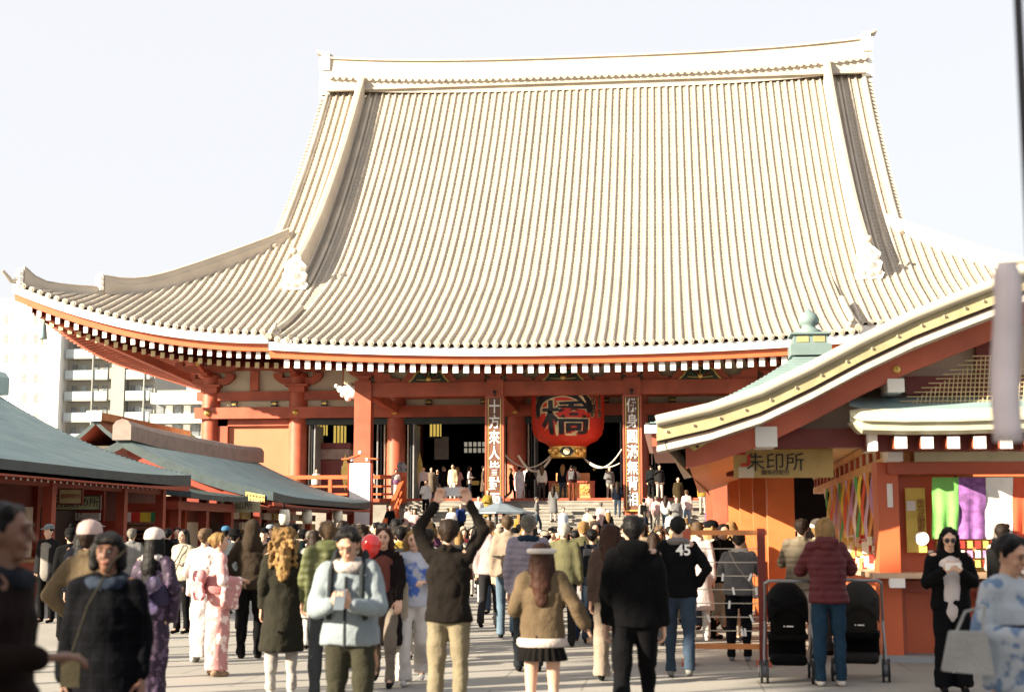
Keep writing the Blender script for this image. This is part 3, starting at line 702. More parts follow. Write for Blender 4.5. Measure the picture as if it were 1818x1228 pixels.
# ================================================================ LEFT STALLS
TEALD = mat('dark_copper_edge', (.045,.07,.075), .6, .15, 3)
def stall_roof(e, xr, zr, xe, ze, y0, y1, th=.28, name='roof_slope', m=TEAL, up=.12, curve=.45):
    """concave slope from ridge xr to eave xe with stepped copper courses; world coords, parented to e at origin"""
    b = MB(); n = 40; ny = 10; vs = []; k = 0
    def zf(t, v):                                 # t 0 ridge .. 1 eave, v along
        return zr + (ze - zr)*(t + curve*t*(1-t)) + up*(2*v-1)**4*t*t
    rows = []
    for i in range(n+1):
        if i: rows.append((i/n - .002, .0))
        rows.append((i/n, .022 if i else .02))
    rows = []
    for i in range(n): rows += [(i/n, 0.0), ((i+1)/n - .004, .03)]
    rows.append((1, 0))
    for t, dz in rows:
        for j in range(ny+1): vs.append((xr + (xe-xr)*t, y0 + (y1-y0)*j/ny, zf(t, j/ny) + dz))
    L = ny+1; fs = [(i*L+j, i*L+j+1, (i+1)*L+j+1, (i+1)*L+j) for i in range(len(rows)-1) for j in range(ny)]
    b.add(vs, fs, m)
    o1 = b.build(name, e)
    b = MB(); vs = []; n2 = 14
    for i in range(n2+1):
        for j in range(ny+1): vs.append((xr + (xe-xr)*i/n2, y0 + (y1-y0)*j/ny, zf(i/n2, j/ny) - th))
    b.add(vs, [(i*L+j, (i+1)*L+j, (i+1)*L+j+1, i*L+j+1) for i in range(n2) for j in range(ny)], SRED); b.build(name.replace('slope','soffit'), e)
    b = MB()
    ev = [(xe, y0 + (y1-y0)*j/ny, zf(1, j/ny)) for j in range(ny+1)]
    b.add([(x, y, z+.01) for x, y, z in ev] + [(x, y, z-th) for x, y, z in ev], [(j, j+1, L+j+1, L+j) for j in range(ny)], TEALD)
    for yy, v in ((y0, 0), (y1, 1)):
        a = [(xr + (xe-xr)*i/n2, yy, zf(i/n2, v)) for i in range(n2+1)]
        b.add([(x, y, z+.02) for x, y, z in a] + [(x, y, z-th) for x, y, z in a], [(i, i+1, n2+2+i, n2+1+i) for i in range(n2)], TEALD)
    b.build('roof_edge', e)
    return zf
def stall(label, xr, zr, xe, ze, y0, y1, sp=.34, posts=(), name='market_stall', ridge_m=None, zf_=None, curve=.45):
    e = empty(name, (0,0,0), 0, label, 'stall')
    zf = stall_roof(e, xr, zr, xe, ze, y0, y1, curve=curve)
    stall_roof(e, xr, zr, 2*xr - xe, ze, y0, y1, name='far_roof_slope', curve=curve)
    b = MB(); s = 1 if xe > xr else -1
    rp = [(-.32,-.15),(-.32,.34),(-.2,.5),(0,.56),(.2,.5),(.32,.34),(.32,-.15)]
    n = 6; vs = [(xr + a, y0 - .15 + (y1-y0+.3)*j/n, zr + c + .12*(2*j/n-1)**4) for j in range(n+1) for a, c in rp]
    b.add(vs, [(j*7+q, j*7+q+1, (j+1)*7+q+1, (j+1)*7+q) for j in range(n) for q in range(6)] + [tuple(range(7))[::-1], tuple(n*7+q for q in range(7))], ridge_m or TEAL, False)
    b.build('ridge', e)
    # rafters with white ends under the eave
    L = 1.5; sl = (zf(.7,.5)-zf(1,.5))/(abs(xe-xr)*.3)
    me = rafter_mesh(L, .08, .11, sl, WHT, SRED); y = y0 + .15
    while y < y1:
        inst(me, 'rafter', e, (xe - s*.22, y, zf(1, (y-y0)/(y1-y0)) - .26), (0,0, s*R(90))); y += sp
    b = MB(); b.box(min(xe, xe-s*.2)-.0, max(xe, xe-s*.2), y0+.1, y1-.1, ze-.32, ze-.2, SRED); b.build('eave_board', e)
    # bargeboards on the near gable
    n2 = 12; b = MB()
    a = [(xr + (xe-s*.15-xr)*i/n2, zf(i/n2, 0)) for i in range(n2+1)]
    b.add([(x, y0+.42, z-.24) for x, z in a] + [(x, y0+.42, z-.5) for x, z in a] + [(x, y0+.5, z-.24) for x, z in a] + [(x, y0+.5, z-.5) for x, z in a],
          [(i, i+1, n2+2+i, n2+1+i) for i in range(n2)] + [(n2+1+i, n2+2+i, 3*(n2+1)+i+1, 3*(n2+1)+i) for i in range(n2)], SRED); b.build('bargeboard', e)
    b = MB(); b.box(xr-1.5, xr+1.5, y0+1.1, y0+1.3, ze-.1, zr-1.0, CREAM); b.build('gable_panel', e)
    b = MB(); b.box(min(xr-4,xr+4), max(xr-4,xr+4), y0+.95, y0+1.15, ze-.35, ze-.05, SRED); b.build('gable_beam', e)
    for (px_, yy) in posts:
        b = MB(); x = px_; b.box(x-.11, x+.11, yy-.11, yy+.11, 0, ze-.1, SRED); b.box(x-.15,x+.15,yy-.15,yy+.15,0,.2,GREY); b.build('post', e)
    b = MB(); b.box(xe-s*.75-.1, xe-s*.75+.1, y0+.5, y1-.5, ze-.42, ze-.16, SRED); b.build('eave_beam', e)
    return e, zf
SA, zfa = stall('near left stall with blue green copper roof and white rafter ends', -19.0, 5.45, -13.2, 3.0, 21.0, 38.4, .33, [(-13.9, y) for y in (24, 27.5, 30.9, 35.2, 38.0)])
SB, zfb = stall('far left stall with long grey ridge and gold lattice at the gable', -18.2, 4.65, -13.0, 2.75, 46.0, 61.5, .36, [(-13.7, y) for y in (46.6, 50, 53.4, 56.8, 60.8)], ridge_m=mat('brown_ridge', (.26,.2,.17), .6))
# walls, counters and shelves inside
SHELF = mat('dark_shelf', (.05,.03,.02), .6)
def back(e, x, y0, y1, zt, panels=6):
    b = MB(); b.box(x-.1, x, y0, y1, 0, zt, DRED); b.build('back_wall', e)
    w_ = (y1-y0)/panels
    for i in range(panels):
        b = MB(); b.box(x, x+.12, y0+i*w_-.1, y0+i*w_+.1, 0, zt, SRED); b.build('wall_post', e)
        b = MB(); b.box(x+.01, x+.08, y0+i*w_+.25, y0+(i+1)*w_-.25, .9, zt-.7, [CREAM, SHELF, mat('goods_yellow',(.45,.3,.08)), SHELF][i%4]); b.build('wall_panel', e)
    b = MB(); b.box(x, x+1.4, y0+.2, y1-.2, .85, .93, mat('counter_wood',(.35,.2,.08))); b.box(x+1.2, x+1.38, y0+.25, y1-.25, .0, .85, SRED); b.build('counter', e)
back(SA, -16.4, 22, 38.3, 2.9); back(SB, -16.2, 46.4, 61, 2.6)
b = MB(); b.box(-18.5,-15.6, 38.2, 38.3, 0, 2.9, SRED); b.build('end_wall', SA)
# canopy between the two stalls
SCN = empty('canopy_stall', (0,0,0), 0, 'low booth with dark green canopy between the two left stalls', 'stall')
stall_roof(SCN, -18.5, 3.6, -13.6, 2.65, 39.6, 45.2, .15, 'roof_slope', mat('green_copper', (.10,.19,.17), .5), .05)
b = MB(); b.box(-16.6,-16.4, 39.6, 45.2, 0, 3, DRED); b.build('back_wall', SCN)
for y in (40, 42.5, 45): b = MB(); b.box(-14.3,-14.05,y-.12,y+.12,0,2.6,SRED); b.build('post', SCN)
b = MB(); b.box(-14.35,-14.0,39.7,45.1,2.2,2.45,SRED); b.build('eave_beam', SCN)
b = MB(); b.box(-16.4,-14.4,39.8,45,.0,.95,SRED); b.build('counter', SCN)
# front facing booth fronts seen under the stalls (walls that face the camera)
def bay(px0, px1, pt, pb, Y, m, nm, e, th=.1):
    b = MB(); x0, x1 = xat(px0, pt, Y), xat(px1, pt, Y); b.box(x0, x1, Y, Y+th, zat(px0, pb, Y), zat(px0, pt, Y), m); return b.build(nm, e)
bay(66, 100, 905, 1150, 38.1, mat('stall_orange', (.42,.08,.03)), 'side_panel', SA); bay(112, 160, 925, 1150, 38.15, SHELF, 'shutter', SA)
bay(160, 208, 925, 1150, 38.1, SRED, 'side_panel', SA); bay(214, 285, 893, 908, 39.0, SRED, 'lintel_board', SCN)
bay(286, 330, 880, 1130, 42, mat('stall_orange', (.42,.08,.03)), 'side_panel', SCN); bay(214, 286, 940, 1120, 42.2, SHELF, 'shutter', SCN)
b = MB()
for i in range(9):
    z = .7 + i*.13; b.box(xat(114,950,38.1), xat(158,950,38.1), 38.05, 38.12, z, z+.05, mat('slat_brown', (.3,.2,.1)))
for i in range(9):
    z = .7 + i*.13; b.box(xat(220,950,42.1), xat(280,950,42.1), 42.05, 42.18, z, z+.05, mat('slat_brown', (.3,.2,.1)))
tag(b.build('shutter_slats', SCN), kind='stuff')
for i, (a, c, m) in enumerate(((213,233,WHT),(233,249,mat('cloth_red',(.6,.04,.03))),(249,268,mat('cloth_yellow',(.7,.55,.05))),(268,285,mat('cloth_green',(.03,.3,.12))))):
    o = bay(a, c, 909, 926, 38.9, m, 'curtain_panel', SCN, .03)
# ema / charm racks in stall B
YLW = mat('charm_yellow', (.55,.42,.16), .6)
for i in range(9):
    y = 47.5 + i*1.35
    for j in range(3):
        b = MB(); b.box(-15.0,-14.9, y, y+1.0, 1.3+j*.36, 1.55+j*.36, [YLW, SHELF, CREAM][(i+j)%3]); b.build('charm_board', SB)
for i, x in enumerate((505,545,600)):
    b = MB(); p = PY(x, 905, 47+i*4.5); b.tube([p+Vector((0,0,.25)), p], .03, BLACK, 5); b.lathe([(.01,.0),(.16,.02),(.2,-.15),(.2,-.35),(.14,-.5),(.01,-.5)], mat('paper_lamp', (.8,.75,.6), .6), p, 10)
    tag(b.build('paper_lamp', None), ['white paper lamp nearest under the far left stall eave','white paper lamp in the middle under the far left stall eave','white paper lamp farthest under the far left stall eave'][i], 'lamp', 'paper lamps of the far left stall')
# gold lattice + white beam end at stall B gable
def lattice(e, px0, px1, py0, py1, Y, nm='gilt_lattice', cols=6, rows=2):
    b = MB(); x0, x1 = xat(px0, py0, Y), xat(px1, py0, Y); z1, z0 = zat(px0, py0, Y), zat(px0, py1, Y)
    sl = (zat(px1, py1, Y) - zat(px1, py0+6, Y))*0
    b.add([(x0,Y,z1),(x1,Y,z1-.12),(x1,Y,z0-.1),(x0,Y,z0)], [(0,3,2,1)], mat('aged_gilt', (.55,.45,.16), .5, metal=.3))
    for i in range(cols):
        for j in range(rows):
            cx = x0+(x1-x0)*(i+.5)/cols; cz = z1-.05-(z1-z0)*(j+.5)/rows - .1*(i/cols); s = (x1-x0)/cols*.3
            b.add([(cx-s,Y-.01,cz),(cx,Y-.01,cz-s),(cx+s,Y-.01,cz),(cx,Y-.01,cz+s)], [(0,1,2,3)], DRED)
    b.build(nm, e)
lattice(SB, 436, 470, 872, 886, 45.95)
b = MB(); p = PY(395, 885, 46.2); b.box(p.x-.12,p.x+.12,46.0,47,p.z-.14,p.z+.14,WHT); b.build('white_beam_end', SB)
def sign(name, label, px0, px1, py0, py1, Y, txt, m, tcol, size, cat='sign', frame=None, dx=0, vertical=False, rz=0, loc_extra=None, spacing=None):
    x0, x1 = xat(px0, py0, Y), xat(px1, py0, Y); z1, z0 = zat(px0, py0, Y), zat(px0, py1, Y); w_, h_ = x1-x0, z1-z0
    e = empty(name, ((x0+x1)/2, Y, z0), rz, label, cat)
    b = MB(); b.box(-w_/2, w_/2, -.03, .03, 0, h_, m); b.build('board', e)
    if frame:
        b = MB(); t = min(w_, h_)*.09; b.box(-w_/2-t,w_/2+t,-.05,.04,-t,-.001,frame); b.box(-w_/2-t,w_/2+t,-.05,.04,h_+.001,h_+t,frame); b.box(-w_/2-t,-w_/2-.001,-.05,.04,0,h_,frame); b.box(w_/2+.001,w_/2+t,-.05,.04,0,h_,frame); b.build('frame', e)
    if txt:
        o = inst(text_mesh(txt, size, tcol, .004, 0.0, vertical), 'lettering', e, (dx, -.04, h_/2), (R(90),0,0))
        if spacing: o.scale = (spacing, 1, 1)
    return e, w_, h_
INK = mat('ink', (.015,.012,.012), .6); PAPERY = mat('yellowed_board', (.50,.42,.22), .6, .1, 4); OLIVE = mat('olive_board', (.30,.30,.17), .6, .1, 4)
sign('notice_board', 'wide framed board reading 古札納め所 partly hidden under a smaller plaque', 88, 178, 881, 904, 33, '古札納め所', OLIVE, INK, .25, 'sign', BLACK)
sign('small_plaque', 'smaller yellowish framed plaque hanging in front of the wide board', 107, 146, 869, 893, 32.6, '護摩受付', PAPERY, mat('plaque_red_ink', (.3,.06,.04)), .12, 'sign', DRED)
sign('paper_banner', 'white strip reading おみくじ under the near left stall boards', 112, 178, 910, 923, 38, 'くじ', mat('banner_white', (.6,.62,.58), .7), INK, .22, 'banner', None, -.15)
e, w_, h_ = sign('stall_sign', 'pale wooden sign reading 朱印所 under the far left stall gable', 385, 462, 887, 909, 45.5, '朱印所', mat('weathered_board', (.38,.33,.2), .7, .15, 5), INK, .3, 'sign', None, .05)
b = MB(); b.box(-w_/2+.05,-w_/2+.15,-.045,-.031,.08,h_-.05,DRED); b.build('red_mark', e)
# tall white signboard with little roof
p = PY(638, 990, 62.4); TW = empty('tall_white_signboard', (p.x, 62.4, 0), 0, 'tall white lantern shaped signboard with small carved roof beside the left stall', 'signboard')
zt, zb_ = zat(638, 822, 62.4), .35; hw = .46
b = MB(); b.box(-hw,hw,-.15,.15,zb_,zt,mat('sign_white_cloth',(.8,.74,.74),.6,.04)); b.build('panel', TW)
b = MB(); b.box(hw+.005,hw+.1,-.12,.12,0,zt,SRED); b.box(-hw-.1,-hw-.005,-.12,.12,0,zt,SRED); b.build('post', TW)
b = MB()
pts = [(-.85,.02),(-.5,.12),(0,.3),(.5,.12),(.85,.02),(.5,.2),(.0,.42),(-.5,.2)]
for s in (-1,1): b.beam((0,-.1,zt+.38),(s*.5,-.1,zt+.2),.5,.06,ORG); b.beam((s*.5,-.1,zt+.2),(s*.8,-.1,zt+.17),.5,.06,ORG)
b.ball((0,-.1,zt+.46),.1,WHT,8,6)
for s in (-1,1): b.ball((s*.35,-.2,zt+.16),.1,WHT,8,6)
b.build('small_roof', TW)
for k, ch in enumerate('浅草寺'): inst(text_mesh(ch, .5, mat('faint_pink_ink', (.72,.55,.55)), .003), 'lettering', TW, (0,-.16, zt-.5-k*.75), (R(90),0,0))
# small brown roof behind
e = empty('distant_gate_roof', (0,0,0), 0, 'small brown tiled roof with pale ridge end behind the left stalls', 'roof')
stall_roof(e, xat(170,745,62), zat(150,745,62), xat(230,790,62), zat(150,790,62), 62, 72, .2, 'roof_slope', mat('brown_tile', (.28,.15,.09), .6), .1)
stall_roof(e, xat(170,745,62), zat(150,745,62), xat(110,790,62), zat(150,790,62), 62, 72, .2, 'far_roof_slope', mat('brown_tile', (.28,.15,.09), .6), .1)
b = MB(); x = xat(160,745,62); z = zat(150,742,62); b.box(x-.1,x+.6,62,74,z-.1,z+.25,mat('brown_ridge_b', (.45,.22,.1), .6)); b.build('ridge', e)
b = MB(); b.box(x-.1,x+.6,61.8,61.98,z-.15,z+.32,WHT); bev(b.build('ridge_end', e), .1, 2)
b = MB(); b.box(xat(100,780,63), xat(240,780,63), 63, 71, 0, z-1.2, CREAM); b.build('wall', e)
# ---- apartment blocks far behind
AW = mat('apartment_white', (.78,.77,.74), .7, .02, .3); AG = mat('apartment_grey', (.27,.275,.25), .7, .04, .3); WIN = mat('window_glass', (.20,.22,.23), .2, .2, 3); AB = mat('balcony_panel', (.36,.41,.43), .6, .04)
A1 = empty('apartment_block', (0,0,0), 0, 'tall white apartment block with small windows at the left edge', 'apartment building')
YA = 180
b = MB(); b.box(xat(-150,600,YA), xat(108,600,YA), YA, YA+14, 0, zat(50,528,YA), AW); b.build('wall', A1)
WIN1 = mat('hazy_window', (.25,.26,.27), .3, .1, 3); wm = MB(); wm.box(-.55,.05,-.06,.05,-.6,.6,WIN1); wm.box(.12,.6,-.06,.05,-.6,.6,mat('window_blind', (.62,.61,.58), .6)); wme = wm.mesh('window')
for x in (14, 45, 66):
    for y in (566, 601, 636, 671, 706, 741):
        if (x == 14 and y > 640) or (x == 45 and y < 600): continue
        p = PY(x, y, YA-.02); inst(wme, 'window', A1, p)
A2 = empty('apartment_block', (0,0,0), 0, 'grey apartment wing with stacked white balconies beside the white block', 'apartment building')
YB = 181
b = MB(); b.box(xat(108,600,YB)+.1, xat(198,600,YB), YB+1.6, YB+14, 0, zat(150,560,YB), mat('apartment_cream',(.36,.345,.30),.7,.04,.3)); b.build('wall', A2)
b = MB(); b.box(xat(198,600,YB)+.05, xat(222,600,YB), YB+.3, YB+14, 0, zat(150,540,YB), AG); b.build('stair_tower', A2)
b = MB(); b.box(xat(222,600,YB)+.1, xat(270,600,YB), YB+1.6, YB+14, 0, zat(150,560,YB), mat('apartment_cream',(.55,.54,.48),.7,.04,.3)); b.build('wall', A2)
for (xa, xb) in ((118,193),(226,268)):
    for k in range(8):
        y = 582 + 37.5*k; z = zat(150, y, YB); x0, x1 = xat(xa,600,YB), xat(xb,600,YB)
        b = MB(); b.box(x0, x1, YB, YB+.12, z-1.1, z, AB); b.box(x0, x1, YB, YB+1.6, z-1.3, z-1.12, AG); b.build('balcony', A2)
        for t in (.12,.35,.62,.85):
            b = MB(); xx = x0+(x1-x0)*t; b.box(xx-.35, xx+.35, YB+1.5, YB+1.62, z-1.0, z+.9, WIN if t != .35 else AB); b.build('window', A2)
    b = MB(); xx = xat((xa+xb)/2+12,600,YB); b.tube([(xx,YB-.05,0),(xx,YB-.05,zat(150,560,YB))], .12, AG, 6); b.build('downpipe', A2)
A3 = empty('office_building', (0,0,0), 0, 'low modern building with overhanging white floor bands left of the temple', 'building')
YC = 150
b = MB(); b.box(xat(270,700,YC), xat(372,700,YC), YC+1.5, YC+15, 0, zat(300,690,YC), AG); b.build('wall', A3)
for (ya, yb) in ((697,716),(735,750),(775,790)):
    b = MB(); b.box(xat(268,700,YC), xat(375,700,YC), YC, YC+15, zat(300,yb,YC), zat(300,ya,YC), AW); bev(b.build('floor_band', A3), .2, 2)
for ya, yb in ((716,735),(750,775)):
    for i in range(6):
        b = MB(); x0 = xat(272+16*i,700,YC); b.box(x0, x0+.75, YC+1.3, YC+1.5, zat(300,yb,YC)+.1, zat(300,ya,YC)-.1, WIN if i % 2 == 0 else AW); b.build('window', A3)
# more town behind, out to both sides (mostly hidden by the temple)
for i, (xa, xb, h, Y) in enumerate(((-130,-95,15,200),(40,70,14,190),(75,110,20,210),(-75,-50,12,230))):
    e = empty('distant_block', (0,0,0), 0, ['pale block beyond the left edge','pale block hidden behind the temple','taller pale block beyond the right edge','low grey block behind the apartments'][i], 'building')
    b = MB(); b.box(xa, xb, Y, Y+18, 0, h, AG); b.build('wall', e)
    for j in range(4):
        for k in range(int(h/3.2)): b = MB(); x0 = xa+3+j*(xb-xa-6)/4; b.box(x0, x0+2.2, Y-.05, Y+.05, 1.5+k*3.2, 3+k*3.2, WIN); b.build('window', e)
# shrub by the hall
def shrub(name, loc, r, label, n=260, col=(.20,.26,.04), cat='shrub', z0=.3):
    e = empty(name, loc, 0, label, cat); b = MB(); rng = random.Random(3)
    for _ in range(n):
        a, t, q = rng.uniform(0,6.28), rng.uniform(-1,1), rng.uniform(.5,1)**.5
        c = Vector((math.cos(a)*math.sqrt(1-t*t)*q*r, math.sin(a)*math.sqrt(1-t*t)*q*r, t*q*r*.8 + r)); u = Vector((rng.uniform(-1,1),rng.uniform(-1,1),rng.uniform(-1,1))).normalized()*.2*r; v = u.orthogonal().normalized()*.12*r
        b.add([c-u, c+v, c+u, c-v], [(0,1,2,3)], mat('leaf_'+name, col, .6, .25))
    tag(b.build('foliage', e), kind='stuff')
    b = MB(); b.tube([(0,0,-loc[2] if z0 else 0),(0,0,r)], .06*r+.03, SHELF, 6); b.build('stem', e)
    return e
p = PY(338, 775, 80); shrub('green_shrub', (p.x, 80, p.z-1.4), .8, 'small bright green shrub top left of the hall wall')
# ================================================================ INCENSE PAVILION (small roof in the crowd)
p = PY(888, 905, 50); J = empty('incense_pavilion', (p.x, 50, 0), 0, 'small grey blue umbrella roofed incense pavilion before the steps', 'pavilion')
JR = mat('pavilion_grey_blue', (.15,.19,.22), .5, .1, 3); ze = zat(888, 909, 50); zp = zat(888, 893, 50)
b = MB(); b.lathe([(1.24,ze-.06),(1.24,ze),(.95,ze+.06),(.6,ze+.17),(.3,ze+.28),(.14,zp)], JR, (0,0,0), 8, smooth=False); b.lathe([(1.24,ze-.06),(.1,ze-.02)], BLACK, (0,0,0), 8); b.build('roof', J)
b = MB(); b.lathe([(.14,zp-.02),(.16,zp+.03),(.08,zp+.07),(.11,zp+.13),(.07,zp+.2),(.01,zp+.26)], JR, (0,0,0), 10); b.build('finial', J)
for k in range(6):
    a = math.pi*2*k/6+.5; b = MB(); b.tube([(math.cos(a)*.95, math.sin(a)*.95, 0),(math.cos(a)*.95, math.sin(a)*.95, ze-.03)], .06, BLACK, 8); b.build('post', J)
b = MB(); b.lathe([(.3,0),(.25,.3),(.35,.5),(.7,.8),(.75,1.1),(.6,1.15),(.5,.95)], mat('bronze', (.12,.09,.05), .4, metal=.7), (0,0,0), 20); b.build('incense_burner', J)
# ================================================================ VERDIGRIS PAVILION
p = PY(1437, 614, 45); V = empty('verdigris_pavilion', (p.x, 45, 0), 0, 'pale green copper pyramid roofed pavilion behind the right stall', 'pavilion')
zp = p.z; ze = 4.55; hw = 5.1
def pyr(t): return zp + (ze - zp)*(t + .30*t*(1-t)*1.6)
n = 34; b = MB(); vs = []
for i in range(n):
    for t, dz in ((.09+.91*i/n, 0), (.09+.91*(i+1)/n-.004, .03)):
        r = hw*t
        vs += [(-r,-r,pyr(t)+dz),(0,-r,pyr(t)+dz),(r,-r,pyr(t)+dz),(r,0,pyr(t)+dz),(r,r,pyr(t)+dz),(0,r,pyr(t)+dz),(-r,r,pyr(t)+dz),(-r,0,pyr(t)+dz)]
b.add(vs, [(i*8+q, i*8+(q+1)%8, (i+1)*8+(q+1)%8, (i+1)*8+q)[::-1] for i in range(2*n-1) for q in range(8)], TEALP); b.build('roof', V)
b = MB(); b.box(-hw,hw,-hw,hw,ze-.25,ze-.02,WHT); b.box(-hw+.2,hw-.2,-hw+.2,hw-.2,ze-.6,ze-.25,RED); b.build('eave', V)
b = MB(); b.box(-.62,.62,-.62,.62,zp-.35,zp+.0,TEALP); b.box(-.52,.52,-.52,.52,zp,zp+.3,TEALP); b.box(-.62,.62,-.62,.62,zp+.3,zp+.36,TEALP)
for s in (-.25,.25): b.box(s-.18,s+.18,-.54,-.5,zp+.06,zp+.24,mat('dusty_gilt',(.5,.42,.2),.5,metal=.4))
b.build('finial_base', V)
b = MB(); b.lathe([(.4,.36),(.42,.45),(.25,.55),(.2,.62),(.3,.68),(.33,.85),(.25,1.0),(.1,1.1),(.01,1.2)], TEALP, (0,0,zp), 14); b.build('finial', V)
for sx in (-1,1):
    for sy in (-1,1): b = MB(); b.box(sx*3.0-.2,sx*3.0+.2,sy*3.9-.2,sy*3.9+.2,0,ze-.5,RED); b.build('post', V)
b = MB(); b.box(-2.7,3.7,-.5,3.7,0,ze-.7,DARK); b.build('inner_wall', V)
# ================================================================ RIGHT STALL
RS = empty('amulet_stall', (0,0,0), 0, 'large orange amulet stall with sweeping copper gable roof on the right', 'stall')
YG = 16.5                                          # plane of the near gable
gp = [(1165,738),(1260,716),(1350,686),(1440,643),(1530,595),(1620,552),(1700,520),(1765,495),(1850,455),(1990,395),(2100,340)]
gw = [PY(x, y, YG) for x, y in gp]
SL = .029
CREAMB = mat('cream_gilt_edge', (.34,.29,.16), .5, .12, 5, .1); GREYB = mat('grey_edge_strip', (.5,.46,.4), .5)
YF = 33.0
def gable_band(d0, d1, y0, y1, m, nm, pts=None, e=RS, s0=0):
    b = MB(); P_ = (pts or gw)[s0:]; n = len(P_); vs = []
    for p in P_: vs += [(p.x, y0, p.z-d0), (p.x, y0, p.z-d1), (p.x + SL*(y1-y0), y1, p.z-d1), (p.x + SL*(y1-y0), y1, p.z-d0)]
    fs = []
    for i in range(n-1):
        a, c = 4*i, 4*i+4; fs += [(a,a+1,c+1,c),(a+1,a+2,c+2,c+1),(a+2,a+3,c+3,c+2),(a+3,a,c,c+3)]
    fs += [(0,3,2,1),(4*n-4,4*n-3,4*n-2,4*n-1)]
    b.add(vs, fs, m); return b.build(nm, e)
b = MB(); b.tube([(p.x, YG-.02, p.z-.06) for p in gw], .066, mat('pale_copper_roll', (.50,.455,.36), .4, .06, 2), 12, flat=1.0); b.build('verge_roll', RS)
gable_band(.03, .12, YG+.03, YF, mat('copper_sheet', (.28,.36,.33), .5), 'copper_roof_sheet')
gable_band(.132, .29, YG, YG+.5, CREAMB, 'layered_eave_edge'); gable_band(.30, .345, YG+.03, YG+.5, SHELF, 'shadow_gap'); gable_band(.345, .415, YG+.01, YG+.5, GREYB, 'grey_strip')
st = MB(); st.lathe([(.01,.02),(.018,.012),(.02,0)], mat('bright_stud', (.8,.75,.6), .25, metal=.6), (0,0,0), 8); stm = st.mesh('stud')
for i in range(len(gw)-3):
    for t in (.2,.7):
        p = gw[i].lerp(gw[i+1], t); inst(stm, 'edge_stud', RS, (p.x, YG-.003, p.z-.21), (R(90),0,0))
bw = [Vector((p.x, YG, p.z)) for p in gw]
bw2 = [bw[0].lerp(bw[1], .55)] + bw[1:]
gable_band(.40, .66, YG+.5, YG+.58, RED, 'bargeboard', bw2)
gable_band(.421, .52, YG+.58, YF, mat('orange_soffit', (.60,.22,.05), .5, .05, 2), 'soffit', bw2)
b = MB(); g0 = gw[0]                               # receding eave edge
ln0 = Vector((g0.x, YG, g0.z)); ln1 = Vector((g0.x + .95, YF, g0.z-.12))
b.add([ln0+Vector((0,0,-.02)), ln0+Vector((.12,0,-.40)), ln1+Vector((.12,0,-.40)), ln1+Vector((0,0,-.02))], [(0,1,2,3)], CREAMB); b.build('eave_edge_face', RS)
gs = MB(); gs.lathe([(.01,.03),(.03,.028),(.045,.012),(.05,0)], GOLD, (0,0,0), 12); gsm = gs.mesh('gilt_stud')
for px, py in ((1360,743),(1592,655)): inst(gsm, 'gilt_stud', RS, PY(px, py, YG+.49), (R(90),0,0))
# lattice ornament on the bargeboard tip
b = MB(); AGL = mat('aged_gilt', (.55,.45,.16))
q = [PY(*a, YG+.485) for a in ((1198,775),(1262,760),(1282,752),(1262,782),(1240,796),(1232,800))]
b.add(q, [tuple(range(6))[::-1]], AGL); b.build('gilt_lattice', RS)
b = MB()
for k, (px, py) in enumerate(((1222,776),(1236,772),(1250,768),(1230,786),(1243,781),(1256,776),(1266,763),(1238,792))):
    c = PY(px, py, YG+.475); s = .025; b.add([c+Vector((-s,0,0)), c+Vector((0,0,-s)), c+Vector((s,0,0)), c+Vector((0,0,s))], [(0,1,2,3)], DRED)
tag(b.build('lattice_holes', RS), kind='stuff')
def fb(px0, px1, py0, py1, Y, m, nm, th=.12, e=RS, front=None):
    b = MB(); b.box(xat(px0, (py0+py1)/2, Y), xat(px1, (py0+py1)/2, Y), Y, Y+th, zat(px0, py1, Y), zat(px0, py0, Y), m, front); return b.build(nm, e)
# gable face: plaster, tie beam, purlin ends
YP = 17.6
PINKP = mat('pinkish_plaster', (.55,.45,.37), .8, .05)
b = MB(); q = [PY(*a, YP) for a in ((1370,765),(1376,742),(1500,705),(1640,640),(1760,590),(1900,520),(2050,440),(2050,765))]; b.add(q, [tuple(range(8))[::-1]], PINKP); b.build('gable_plaster', RS)
fb(1318, 1535, 761, 795, YP-.25, DRED, 'tie_beam', .3)
o = fb(1341, 1380, 757, 793, YG+.45, WHT, 'white_beam_end', .6); bev(o, .02)
o = fb(1576, 1606, 672, 696, YG+.45, WHT, 'white_beam_end', .6); bev(o, .02)
fb(1608, 1830, 668, 700, YP-.15, DRED, 'gable_beam', .15); fb(1735, 1765, 600, 720, YP-.2, DRED, 'gable_strut', .15)
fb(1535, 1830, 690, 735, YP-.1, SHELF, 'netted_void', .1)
b = MB(); NETM = mat('net_cord', (.62,.48,.26), .7)
for i in range(36):
    x = 1560+i*8; y0 = 728; y1 = max(632, 745-(x-1560)*.62) if x < 1740 else 632
    a, c = PY(x, y0, YG+.7), PY(x+6, y1, YG+.7); b.tube([a, c], .006, NETM, 4, False)
for j in range(13):
    y = 728 - j*8; x0 = 1560 + max(0, (735-y)/.62*1.0)
    if x0 < 1840: b.tube([PY(x0, y, YG+.7), PY(1850, y-2, YG+.7)], .006, NETM, 4, False)
tag(b.build('bird_net', RS), kind='stuff')
